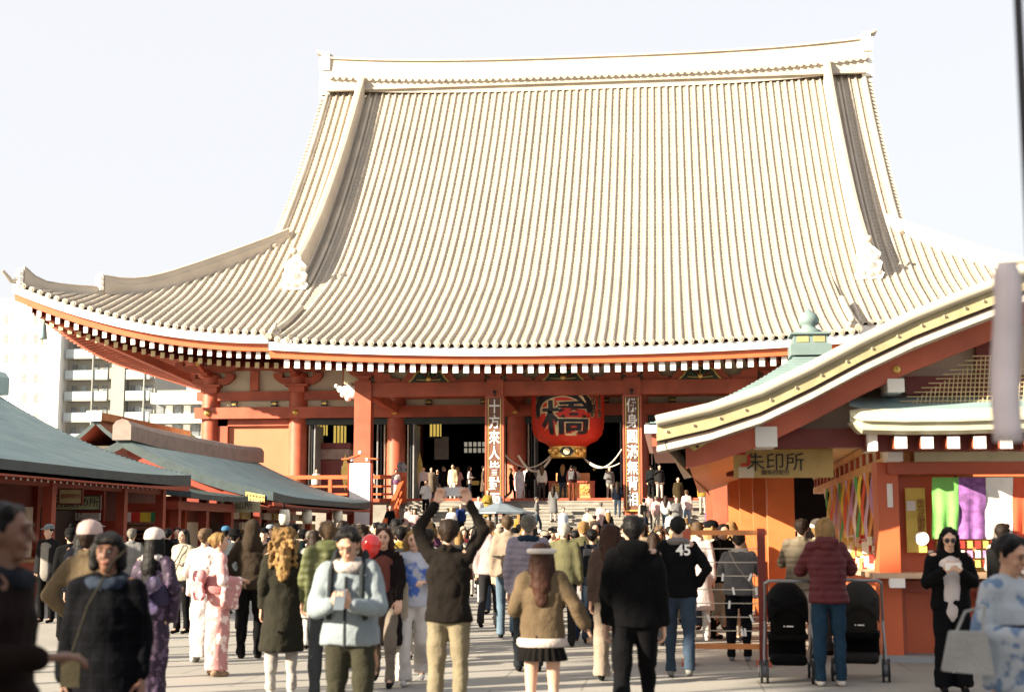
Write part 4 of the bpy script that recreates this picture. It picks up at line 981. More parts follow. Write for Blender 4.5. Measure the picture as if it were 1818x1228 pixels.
# pent roof below the gable
pr = [PY(x, y, 16.9) for x, y in ((1508,736),(1530,740),(1600,742),(1700,741),(1850,736))]
b = MB(); vs = []
sec = [(-.02,.10),(-.10,.05),(-.12,-.02),(-.12,-.05),(-.06,-.07),(-.05,-.15),(.02,-.19),(.5,-.17)]
for i, p in enumerate(pr):
    k = .5 if i == 0 else 1
    for dy, dz in sec: vs.append((p.x, 16.9+dy*k, p.z+dz*k))
L = len(sec); b.add(vs, [(i*L+q, i*L+q+1, (i+1)*L+q+1, (i+1)*L+q)[::-1] for i in range(len(pr)-1) for q in range(L-1)], mat('pale_green_copper', (.55,.52,.36), .5, .1, 4), False)
vs = [(p.x, 16.88, p.z+.10) for p in pr] + [(p.x+.1, 17.6, p.z+.32) for p in pr]; n = len(pr); b.add(vs, [(i, i+1, n+i+1, n+i) for i in range(n-1)], TEAL)
b.build('pent_roof', RS)
fb(1535, 1850, 766, 800, 17.25, DRED, 'rafter_board', .3)
rm_ = MB(); rm_.box(-.07,.07,-.1,.6,-.07,.07,RED,WHT); rme = rm_.mesh('rafter')
for i in range(7): o = inst(rme, 'pent_rafter', RS, PY(1597+46.5*i, 786, 17.05)); bev(o, .025, 2)
fb(1625, 1850, 802, 819, 17.9, mat('cream_band', (.55,.5,.33), .6), 'cream_band', .1)
fb(1576, 1850, 820, 841, 17.9, RED, 'front_lintel', .3)
o = fb(1541, 1558, 768, 800, 17.1, WHT, 'white_corner_block', .5); o = fb(1577, 1603, 799, 818, 17.6, WHT, 'white_beam_end', .4)
fb(1562, 1599, 820, 1163, 18.0, ORG, 'corner_post', .45); fb(1575,1585,858,900,17.98,WHT,'painted_mark',.01)
fb(1600, 1700, 845, 1163, 18.35, ORG, 'front_wall', .1); fb(1700, 1860, 1022, 1163, 18.35, ORG, 'front_wall', .1)
fb(1600, 1860, 1030, 1050, 18.2, RED, 'front_rail', .15); 
for x in (1603, 1668, 1735, 1800): fb(x, x+7, 1050, 1163, 18.25, RED, 'panel_stile', .1)
fb(1562, 1860, 1163, 1180, 17.9, GREY, 'plinth', .5); fb(1700, 1860, 845, 1022, 18.9, mat('gold_goods', (.6,.42,.12), .5), 'inner_shelf_back', .1)
for i in range(12):
    for j in range(3):
        x = 1652+i*14; b = MB(); p = PY(x, 966+j*17, 18.3); b.box(-.03,.03,-.02,.02,-.045,.045, [mat('cloth_red',(.6,.04,.03)), WHT, mat('gold_goods',(.6,.42,.12)), mat('ribbon_5', (.45,.25,.5))][(i*2+j)%4]); b.build('hanging_charm', RS, p)
b = MB(); pc = PY(1545, 1022, 18); 
b.box(xat(1545,1022,17.9), xat(1860,1022,17.9), 17.65, 18.35, zat(1545,1025,17.9), zat(1545,1016,17.9), mat('counter_pale_wood', (.6,.42,.28), .4)); b.build('front_counter', RS)
# back part of the stall
def sx(Y): return 2.86 + SL*(Y-18.2)
b = MB(); 
def side(Y0, Y1, z0, z1, m, nm, x_in=0., th=.1):
    b = MB(); a0, a1 = sx(Y0)+x_in, sx(Y1)+x_in
    b.add([(a0,Y0,z0),(a1,Y1,z0),(a1,Y1,z1),(a0,Y0,z1),(a0+th,Y0,z0),(a1+th,Y1,z0),(a1+th,Y1,z1),(a0+th,Y0,z1)], [(0,3,2,1),(3,7,6,2),(0,1,5,4),(0,4,7,3),(1,2,6,5)], m); return b.build(nm, RS)
side(18.4, 33, 0, 1.0, ORG, 'side_dado'); side(18.4, 33, 2.42, 2.55, mat('light_wood_beam', (.6,.36,.15), .5), 'side_lintel', -.05, .2); side(18.4,33,2.74,2.84,mat('light_wood_beam', (.6,.36,.15)),'side_upper_beam',-.05,.2)
side(18.45, 33, 2.55, 2.74, CREAM, 'side_transom', .02, .05)
for i in range(16):
    Y = 18.6+i*.95; b = MB(); b.box(sx(Y)-.03, sx(Y)+.03, Y-.04, Y+.04, 2.55, 2.74, RED); b.build('transom_divider', RS)
b = MB(); b.box(3.6, 3.8, 18.5, 33, 0, 3, mat('warm_back_wall', (.45,.2,.08), .7)); b.build('inner_back_wall', RS)
b = MB(); b.box(1.2, 3.7, 18.3, 32.6, 2.86, 2.92, mat('cream_ceiling', (.62,.48,.26), .6)); b.build('ceiling', RS)
b = MB(); b.box(sx(18.4)-.35, sx(18.4)+.1, 18.45, 32.5, .98, 1.04, mat('counter_pale_wood', (.6,.42,.28), .4)); b.build('side_counter', RS)
for k, Y in enumerate((19.2, 22.5)):               # lit ceiling lamps
    b = MB(); b.lathe([(.01,0),(.3,0),(.3,-.03),(.01,-.035)], mat('lit_lamp', (.9,.85,.7), .5, emit=(1,.85,.6,2.2)), (1.9-.25*k, Y, 2.85), 16); b.build('ceiling_lamp', RS)
# square orange pillars under the eave behind
for px, w_, Y in ((1388,46,25.5),(1352,26,27.5),(1327,24,29.5),(1305,20,31.5)):
    x = xat(px, 950, Y); hw_ = w_/2*Y/F; b = MB(); b.box(x-hw_, x+hw_, Y, Y+hw_*2, 0, 2.7, mat('orange_pillar', (.58,.17,.055), .45, .08)); bev(b.build('eave_pillar', RS), .02)
fb(1290, 1400, 820, 845, 25.4, DRED, 'pillar_head_beam', .2)
# five colour cloths on the front
cl = [((1655,1702),mat('cloth_bright_green',(.20,.52,.12),.8)),((1702,1750),mat('cloth_purple',(.30,.12,.38),.8,.25,14)),((1750,1798),mat('cloth_white',(.78,.76,.72),.8)),((1798,1850),mat('cloth_vermilion',(.65,.10,.04),.8))]
for i, ((a, c), m) in enumerate(cl):
    b = MB(); n = 10; k = 8; vs = []
    for j in range(k+1):
        for q in range(n+1):
            p = PY(a+(c-a)*q/n, 847+109*j/k, 17.75); vs.append((p.x, 17.75 + .025*math.sin(q*1.3+i)*(j/k) + .02*math.sin(j*1.1+i*2), p.z))
    b.add(vs, [(j*(n+1)+q, (j+1)*(n+1)+q, (j+1)*(n+1)+q+1, j*(n+1)+q+1) for j in range(k) for q in range(n)], m, True)
    vs2 = [(v[0], v[1]+.012, v[2]) for v in vs]; b.add(vs2, [(j*(n+1)+q, j*(n+1)+q+1, (j+1)*(n+1)+q+1, (j+1)*(n+1)+q) for j in range(k) for q in range(n)], m, True)
    tag(b.build('hanging_cloth', None), ['bright green cloth panel hanging at the stall front','purple patterned cloth panel hanging between green and white','white cloth panel hanging between purple and red','red cloth panel at the far right of the stall front'][i], 'cloth', 'coloured cloths on the stall front')
# hanging ribbons along the side
rc = [(.6,.45,.62),(.72,.1,.05),(.75,.62,.08),(.06,.4,.12),(.75,.7,.65),(.45,.25,.5),(.7,.3,.06)]
for i in range(26):
    Y = 18.75 + i*.42; m = mat('ribbon_%d' % (i%7), rc[i%7], .6, .06); x = sx(Y)-.05; b = MB(); vs = []
    n = 8; w_ = .12
    for j in range(n+1):
        z = 2.42 - 1.02*j/n; o_ = .03*math.sin(j*.9+i*1.7); vs += [(x+o_, Y-w_, z), (x+o_-.03, Y, z), (x+o_, Y+w_, z)]
    b.add(vs, [(3*j+q, 3*j+3+q, 3*j+4+q, 3*j+1+q) for j in range(n) for q in (0,1)], m, True)
    b.build('ribbon_curtain', RS)
rng = random.Random(5)
for i in range(150):                                 # amulets, little bags and bells on racks over the counter
    Y = 18.7 + rng.random()*9; x = sx(Y) + .02 - .25*rng.random(); z = 1.08 + rng.random()*.38; b = MB(); s = .03+.035*rng.random()
    b.box(-s*.6,s*.6,-s,s,-s*1.3,s*1.3, [mat('gold_goods',(.6,.42,.12)), WHT, mat('cloth_red',(.6,.04,.03)), mat('pale_goods',(.7,.55,.4))][i%4]); b.build('amulet_pack', RS, (x,Y,z))
# yellow notice and round tag
e, w_, h_ = sign('yellow_notice', 'yellow hanging notice with vertical writing on the orange stall wall', 1606, 1641, 866, 980, 18.2, '授与品御案内', mat('yellow_paper', (.72,.55,.12), .6), mat('red_brown_ink', (.35,.12,.03)), .1, 'notice', None, .06, True)
b = MB(); b.tube([(.06,-.05,.17),(.06,-.035,.17)], .085, WHT, 20); b.build('round_tag', e); b = MB(); b.box(-.11,-.0,-.045,-.031,h_-.28,h_-.16,WHT); b.build('white_tag', e)
b = MB(); p = PY(1592, 1035, 17.6); b.box(-.09,.09,-.06,.06,-.05,.06,WHT); o = bev(b.build('counter_lamp', None, p), .03, 2); tag(o, 'small white lamp box under the edge of the stall counter', 'lamp')
# sign 朱印所
e, w_, h_ = sign('stall_sign', 'yellow wooden sign reading 朱印所 with red mark under the right eave', 1302, 1478, 797, 848, 17.9, '朱印所', mat('gold_sign_board', (.55,.38,.12), .45, .12, 3), INK, .24, 'sign', None, -.1)
inst(text_mesh('御朱印受付', .07, INK, .003), 'lettering', e, (-.1,-.04,.06), (R(90),0,0))
b = MB()
for a in ((-.52,.30,.12,.035),(-.42,.22,.035,.12),(-.47,.16,.1,.035)): b.box(a[0]-a[2]/2,a[0]+a[2]/2,-.045,-.031,a[1]-a[3]/2,a[1]+a[3]/2,mat('cloth_red',(.6,.04,.03)))
b.box(-.55,-.36,-.04,-.0305,.0,.13,CREAM); b.build('red_mark', e)
# omikuji rack with wires
K = empty('fortune_paper_rack', (xat(1290,1150,17.3), 17.3, 0), 0, 'orange rack with thin wires for fortune papers beside the stall', 'rack')
b = MB(); b.box(-.48,.5,-.03,.03,1.52,1.58,mat('rack_orange', (.65,.25,.08), .4)); b.build('top_bar', K)
b = MB(); b.box(-.48,.5,-.03,.03,.19,.25,mat('rack_orange', (.65,.25,.08), .4)); b.build('bottom_bar', K)
for x in (-.45,.43): b = MB(); b.box(x-.045,x+.045,-.045,.045,0,1.6,RED if x < 0 else DRED); b.box(x-.08,x+.08,-.2,.2,0,.05,RED); b.build('post', K)
for k in range(7): b = MB(); z = .4+.16*k; b.tube([(-.45,0,z),(.45,0,z)], .006, mat('wire', (.6,.55,.45), .3), 5); b.build('wire', K)
rng = random.Random(9)
for k in range(9):
    z = .4+.16*rng.randint(0,6); x = -.4+.8*rng.random(); b = MB(); b.box(-.012,.012,-.012,.012,-.06,.03,WHT); b.build('tied_paper', K, (x,-.01,z), (0,rng.uniform(-.4,.4),0))
# ---- blurred white streamer close to the camera at the right edge
WS = empty('white_streamer', (xat(1780,630,4.2), 4.2, 0), 0, 'long white cloth streamer hanging close by at the right edge', 'streamer')
b = MB(); n = 12; vs = []
zt, zb_ = zat(1786, 465, 4.2), zat(1786, 785, 4.2)
for j in range(n+1):
    t = j/n; z = zt+(zb_-zt)*t; o_ = .006*math.sin(t*7); hw_ = .042 if j else .025; 
    vs += [(-hw_+o_+.02*(1-t),-.01,z),(o_+.02*(1-t),-.022,z),(hw_+o_+.02*(1-t),-.01,z),(o_+.02*(1-t),.01,z)]
b.add(vs, [(4*j+q, 4*j+(q+1)%4, 4*j+4+(q+1)%4, 4*j+4+q)[::-1] for j in range(n) for q in range(4)] + [(0,1,2,3),(4*n+3,4*n+2,4*n+1,4*n)], mat('streamer_cloth', (.80,.70,.70), .8), True); b.build('cloth', WS)
x_ = xat(1820,300,4.2) - WS.location.x; b = MB(); b.tube([(x_+.003,0,0),(x_+.003,0,3.6)], .013, BLACK, 8); b.build('pole', WS); b = MB(); b.tube([(x_,0,zt-.002),(.02,0,zt-.002)], .006, BLACK, 6); b.build('arm', WS)

# ================================================================ ADDED UNSEEN BLOCKERS BEHIND AND BESIDE THE CAMERA (placed to shade the foreground)
GT = empty('added_shade_gate', (0,0,0), 0, 'added unseen red gate block behind the camera shading the foreground', 'gate')  # unseen block added to shade the near foreground
b = MB(); b.box(-24,-13.5,-20,-6.4,0,7.2,RED); b.build('lower_wall', GT); b = MB(); b.box(-23.5,-14,-19.5,-6.9,8.4,13.0,RED); b.build('upper_wall', GT)
for z, o_ in ((7.2,2.0),(13.0,2.4)):
    b = MB(); b.add([(-24-o_,-20-o_,z),(-13.5+o_,-20-o_,z),(-13.5+o_,-6.4+o_*.2,z),(-24-o_,-6.4+o_*.2,z),(-21,-17,z+2.6),(-16.5,-17,z+2.6),(-16.5,-9,z+2.6),(-21,-9,z+2.6)], [(3,2,1,0),(4,5,6,7),(0,1,5,4),(1,2,6,5),(2,3,7,6),(3,0,4,7)], TILE); b.build('roof', GT)
def leafy(name, x, y, zc, r, label, n=900, fz=.52):  # unseen crown added at a height that shades the right foreground
    e = empty(name, (x,y,0), 0, label, 'tree'); b = MB(); rng = random.Random(int(x*7)); m = mat('shade_crown_leaf', (.05,.09,.03), .6, .2)
    for _ in range(n):
        a, t, q = rng.uniform(0,6.28), rng.uniform(-1,1), rng.uniform(.2,1)**.5; rr = r*(1+.25*math.sin(3*a+t*4))
        c = Vector((math.cos(a)*math.sqrt(1-t*t)*q*rr, math.sin(a)*math.sqrt(1-t*t)*q*rr, t*q*rr*fz + zc)); u = Vector((rng.uniform(-1,1),rng.uniform(-1,1),rng.uniform(-1,1))).normalized()*.22; v = u.orthogonal().normalized()*.14
        b.add([c-u, c+v, c+u, c-v], [(0,1,2,3)], m)
    tag(b.build('crown', e), kind='stuff'); b = MB(); b.tube([(0,0,0),(.1,0,zc*.5),(0,.1,zc)], [.22,.17,.08], SHELF, 8)
    for k in range(5): b.tube([(0,0,zc-r*.8), (math.cos(k*1.3)*r*.7, math.sin(k*1.3)*r*.7, zc)], [.08,.03], SHELF, 6)
    b.build('trunk', e)
leafy('added_shade_tree', -24.3, -3.0, 13.2, 2.0, 'added unseen shade tree nearest the gate block behind the camera', 1100)
leafy('added_shade_tree', -25.9, -.9, 13.1, 2.0, 'added unseen shade tree farthest from the gate block behind the camera', 1100)
for k in range(11):  # unseen poles added for the shadow stripes on the ground
    e = empty('added_stripe_pole', (-9.6 - .15*(k%3), 5.5 + 1.15*k + .25*math.sin(k*2.1), 0), 0, 'added unseen shadow pole number %s from the near end of the row left of the view' % ['one','two','three','four','five','six','seven','eight','nine','ten','eleven'][k], 'pole', 'added unseen poles in a row striping the ground with shadow')
    b = MB(); b.tube([(0,0,0),(0,0,5.2+.6*math.sin(k*1.7))], [.07,.05], SHELF, 8); b.build('shaft', e); b = MB(); b.box(-.12,.12,-.12,.12,0,.25,STONE); b.build('foot', e)
# ================================================================ PEOPLE
SKIN = [mat('skin_light', (.56,.34,.24), .55, .05, 3), mat('skin_warm', (.46,.26,.17), .55, .05, 3), mat('skin_shaded', (.15,.07,.042), .55, .05, 3)]  # the last skin is darkened to stand for foreground shade
for m_ in SKIN: m_.node_tree.nodes['Principled BSDF'].inputs['Subsurface Weight'].default_value = .08
HAIRC = {'black': (.005,.004,.004), 'brown': (.018,.010,.006), 'blonde': (.23,.135,.05), 'grey': (.13,.12,.10), 'tan': (.10,.062,.034), 'auburn': (.036,.014,.008), 'white': (.42,.39,.33)}
def hairm(c): return mat('hair_'+c, HAIRC[c], .55, .25, 14, .5, 60, stretch=(1,1,.25), spec=.15)
_cl = {}
def cloth(col, pat=None, name=None):
    k = (tuple(col), pat); lum = max(.003, .3*col[0]+.5*col[1]+.2*col[2]); col = tuple(.78*c*lum**.28 for c in col)
    if k in _cl: return _cl[k]
    nm = name or 'cloth_%02d' % len(_cl)
    if pat == 'quilt':
        m = mat(nm, col, .6, .06, 4, .3, 40, spec=.2)
        nt = m.node_tree; b = nt.nodes['Principled BSDF']; tc = N(nt, 'ShaderNodeTexCoord'); wv = N(nt, 'ShaderNodeTexWave', bands_direction='Z'); wv.inputs['Scale'].default_value = 4.6; wv.inputs['Distortion'].default_value = 1.6; wv.inputs['Detail'].default_value = 3
        nt.links.new(tc.outputs['Object'], wv.inputs[0]); bp = N(nt, 'ShaderNodeBump'); bp.inputs['Distance'].default_value = .012; bp.inputs['Strength'].default_value = .6
        nt.links.new(wv.outputs['Fac'], bp.inputs['Height']); nt.links.new(bp.outputs[0], b.inputs['Normal'])
    elif pat and pat[0] == 'flower':
        m = mat(nm, col, .7, .05, 4, .2, 50)
        nt = m.node_tree; b = nt.nodes['Principled BSDF']; src = b.inputs['Base Color'].links[0].from_socket
        tc = N(nt, 'ShaderNodeTexCoord'); ns = N(nt, 'ShaderNodeTexNoise'); ns.inputs['Scale'].default_value = pat[2]; ns.inputs['Detail'].default_value = 3; nt.links.new(tc.outputs['Object'], ns.inputs['Vector'])
        rp = N(nt, 'ShaderNodeValToRGB'); rp.color_ramp.elements[0].position = .54; rp.color_ramp.elements[1].position = .60; nt.links.new(ns.outputs['Fac'], rp.inputs[0])
        mx = N(nt, 'ShaderNodeMix', data_type='RGBA'); mx.inputs[7].default_value = (*pat[1], 1); nt.links.new(rp.outputs[0], mx.inputs[0]); nt.links.new(src, mx.inputs[6]); nt.links.new(mx.outputs[2], b.inputs['Base Color'])
    elif pat == 'plaid':
        m = mat(nm, col, .9, .05, 4, .3, 60, spec=.08)
        nt = m.node_tree; b = nt.nodes['Principled BSDF']; src = b.inputs['Base Color'].links[0].from_socket; tc = N(nt, 'ShaderNodeTexCoord')
        for dr in ('X', 'Z'):
            wv = N(nt, 'ShaderNodeTexWave', bands_direction=dr); wv.inputs['Scale'].default_value = 4; nt.links.new(tc.outputs['Object'], wv.inputs[0])
            rp = N(nt, 'ShaderNodeValToRGB'); rp.color_ramp.elements[0].position = .9; rp.color_ramp.elements[1].position = .95; nt.links.new(wv.outputs['Fac'], rp.inputs[0])
            mx = N(nt, 'ShaderNodeMix', data_type='RGBA'); mx.inputs[7].default_value = (.003,.003,.005,1); nt.links.new(rp.outputs[0], mx.inputs[0]); nt.links.new(src, mx.inputs[6]); src = mx.outputs[2]
        nt.links.new(src, b.inputs['Base Color'])
    else:
        m = mat(nm, col, .92, .10, 5, .35, 45, spec=.12)
    _cl[k] = m; return m
CT = bpy.data.textures.new('cloth_folds', 'CLOUDS'); CT.noise_scale = .16; CT.noise_depth = 2
CT3 = bpy.data.textures.new('cloth_wrinkles', 'MARBLE'); CT3.noise_scale = .22; CT3.turbulence = 9; CT3.marble_type = 'SHARP'
CT2 = bpy.data.textures.new('curls', 'CLOUDS'); CT2.noise_scale = .035; CT2.noise_depth = 1
QUEUE = []                                        # (temp objects, target mesh) fused in one pass at the end
class Prim:
    def __init__(s, n=12): s.v = []; s.f = []; s.n = n
    def cap(s, p0, p1, r0, r1, fy=1.0, fx=1.0):
        p0, p1 = Vector(p0), Vector(p1); d = p1 - p0; L = d.length or 1e-4; d = d / L if L > 1e-4 else Vector((0,0,1))
        a = d.orthogonal().normalized(); c = d.cross(a); n = s.n; b0 = len(s.v); rings = []
        for t in (-90, -60, -30, 0): rings.append((p0 + d*r0*math.sin(R(t)), r0*max(.02, math.cos(R(t)))))
        for t in (0, 30, 60, 90): rings.append((p1 + d*r1*math.sin(R(t)), r1*max(.02, math.cos(R(t)))))
        axis = [p0]*4 + [p1]*4
        for (p, r), q in zip(rings, axis):
            for k in range(n):
                o = (a*math.cos(2*math.pi*k/n) + c*math.sin(2*math.pi*k/n))*r + (p - q)
                s.v.append((q.x + o.x*fx, q.y + o.y*fy, q.z + o.z))
        m = len(rings)
        s.f += [(b0+i*n+k, b0+i*n+(k+1)%n, b0+(i+1)*n+(k+1)%n, b0+(i+1)*n+k) for i in range(m-1) for k in range(n)]
        s.f += [tuple(b0+k for k in range(n))[::-1], tuple(b0+(m-1)*n+k for k in range(n))]
        return s
    def cone(s, p0, p1, r0, r1, fy=1.0, fx=1.0):
        p0, p1 = Vector(p0), Vector(p1); b0 = len(s.v); n = 16
        for p, r in ((p0, r0), (p0.lerp(p1, .5), (r0+r1)/2), (p1, r1)):
            for k in range(n): s.v.append((p.x + math.cos(2*math.pi*k/n)*r*fx, p.y + math.sin(2*math.pi*k/n)*r*fy, p.z))
        s.f += [(b0+i*n+k, b0+i*n+(k+1)%n, b0+(i+1)*n+(k+1)%n, b0+(i+1)*n+k) for i in range(2) for k in range(n)]
        s.f += [tuple(b0+k for k in range(n))[::-1], tuple(b0+2*n+k for k in range(n))]
        return s
    def ell(s, c, rx, ry, rz_):
        b0 = len(s.v); n, k = 14, 9
        for i in range(k+1):
            ph = math.pi*i/k; rr = max(.02, math.sin(ph))
            for q in range(n): s.v.append((c[0]+rx*rr*math.cos(2*math.pi*q/n), c[1]+ry*rr*math.sin(2*math.pi*q/n), c[2]-rz_*math.cos(ph)))
        s.f += [(b0+i*n+q, b0+i*n+(q+1)%n, b0+(i+1)*n+(q+1)%n, b0+(i+1)*n+q) for i in range(k) for q in range(n)]
        s.f += [tuple(b0+q for q in range(n))[::-1], tuple(b0+k*n+q for q in range(n))]
        return s
def fuse(prims, voxel, name, material, parent, folds=0, smooth=4, tex=None):
    """queue a list of (Prim, voxel) to be melted into one mesh"""
    tmp = []
    for pr, vx in prims:
        me = bpy.data.meshes.new('t'); me.from_pydata(pr.v, [], pr.f); me.update()
        o = bpy.data.objects.new('t', me); COL.objects.link(o)
        r = o.modifiers.new('r', 'REMESH'); r.mode = 'VOXEL'; r.voxel_size = vx; r.use_smooth_shade = True
        m = o.modifiers.new('s', 'SMOOTH'); m.factor = .5; m.iterations = smooth
        if folds:
            d = o.modifiers.new('d', 'DISPLACE'); d.texture = tex or CT; d.strength = folds; d.mid_level = .5; d.texture_coords = 'LOCAL'
            if folds >= .022 and tex is None:
                d = o.modifiers.new('d2', 'DISPLACE'); d.texture = CT3; d.strength = .016; d.mid_level = .6; d.texture_coords = 'LOCAL'
        tmp.append(o)
    tgt = bpy.data.objects.new(name, bpy.data.meshes.new(name)); COL.objects.link(tgt); tgt.parent = parent
    QUEUE.append((tmp, tgt, material)); return tgt
def flush():
    dg = bpy.context.evaluated_depsgraph_get(); dg.update()
    for tmp, tgt, m in QUEUE:
        V, FF = [], []
        for o in tmp:
            ev = o.evaluated_get(dg); me = ev.data; n = len(me.vertices)
            co = np.empty(n*3, dtype=np.float32); me.vertices.foreach_get('co', co); V.append(co.reshape(-1, 3))
            nl = len(me.loops); li = np.empty(nl, dtype=np.int32); me.loops.foreach_get('vertex_index', li)
            ls = np.empty(len(me.polygons), dtype=np.int32); me.polygons.foreach_get('loop_start', ls); lt = np.empty(len(me.polygons), dtype=np.int32); me.polygons.foreach_get('loop_total', lt)
            FF.append((li, ls, lt))
        vo = 0; lo = 0; LI, LS, LT_ = [], [], []
        for v, (li, ls, lt) in zip(V, FF): LI.append(li + vo); LS.append(ls + lo); LT_.append(lt); vo += len(v); lo += len(li)
        V = np.concatenate(V); LI = np.concatenate(LI); LS = np.concatenate(LS)
        me = tgt.data; me.vertices.add(len(V)); me.vertices.foreach_set('co', V.ravel()); me.loops.add(len(LI)); me.loops.foreach_set('vertex_index', LI)
        me.polygons.add(len(LS)); me.polygons.foreach_set('loop_start', LS); me.polygons.foreach_set('use_smooth', np.ones(len(LS), dtype=bool)); me.update(calc_edges=True)
        me.materials.append(m)
    for tmp, tgt, m in QUEUE:
        for o in tmp: bpy.data.objects.remove(o)
    QUEUE.clear()
def hand(pr, w_, d, nrm, side, curl=.5, s=1.0):
    """palm + four fingers + thumb; w_ wrist, d finger direction, nrm palm normal (fingers curl that way), side: direction of the thumb"""
    w_, d, nrm = Vector(w_), Vector(d).normalized(), Vector(nrm); nrm = (nrm - d*nrm.dot(d)).normalized(); side = Vector(side); side = (side - d*side.dot(d) - nrm*side.dot(nrm)).normalized()
    for k in (-1, -.33, .33, 1): pr.cap(w_ + side*.018*k*s, w_ + d*.082*s + side*.032*k*s, .0155*s, .0135*s)
    for k, L in ((1, .070), (.36, .080), (-.30, .074), (-.95, .058)):
        p = w_ + d*.085*s + side*.033*k*s; dd = d.copy(); r = .0095*s
        for j, f in enumerate((.45, .32, .23)):
            ang = curl*(.55 + .5*j); rot = Matrix.Rotation(ang, 3, d.cross(nrm)); dd = (rot @ dd).normalized(); q = p + dd*L*f*1.15*s
            pr.cap(p, q, r, r*.92); p = q; r *= .92
    p = w_ + d*.025*s + side*.030*s; td = (d*.55 + side*.75 + nrm*(.3+curl*.3)).normalized()
    q = p + td*.042*s; pr.cap(p, q, .0135*s, .011*s); q2 = q + (td*.5 + d*.5 + nrm*curl*.4).normalized()*.034*s; pr.cap(q, q2, .011*s, .0085*s)
ARM = {
 'down': lambda k: ((k*.055, .03, -.28), (k*.065, -.03, -.53)),
 'swingf': lambda k: ((k*.06, -.06, -.27), (k*.05, -.22, -.47)),
 'swingb': lambda k: ((k*.06, .14, -.25), (k*.07, .16, -.50)),
 'phone': lambda k: ((k*.07, -.03, -.28), (k*-.09, -.25, -.24)),
 'phonehi': lambda k: ((k*.08, -.04, -.27), (k*-.085, -.27, -.13)),
 'up': lambda k: ((k*.12, -.12, .22), (k*-.02, -.22, .46)),
 'pocket': lambda k: ((k*.15, .08, -.25), (k*.04, -.03, -.42)),
 'counter': lambda k: ((k*.10, -.16, -.23), (k*.02, -.40, -.20)),
 'bent': lambda k: ((k*.10, .02, -.27), (k*-.02, -.22, -.26)),
 'out': lambda k: ((k*.15, .03, -.23), (k*.24, -.08, -.42)),
 'face': lambda k: ((k*.12, -.12, -.22), (k*-.10, -.22, .06)),
}
LEG = {
 'stand': (((.0, 0, 0), (0, .0, 0)), ((0, 0, 0), (0, 0, 0))),
 'walk': (((0, -.16, .02), (0, -.20, .0)), ((0, .02, 0), (0, .26, .06))),
 'walk2': (((0, .02, 0), (0, .24, .05)), ((0, -.14, .02), (0, -.18, 0))),
 'step': (((0, -.10, .10), (0, -.08, .16)), ((0, 0, 0), (0, .06, 0))),
}
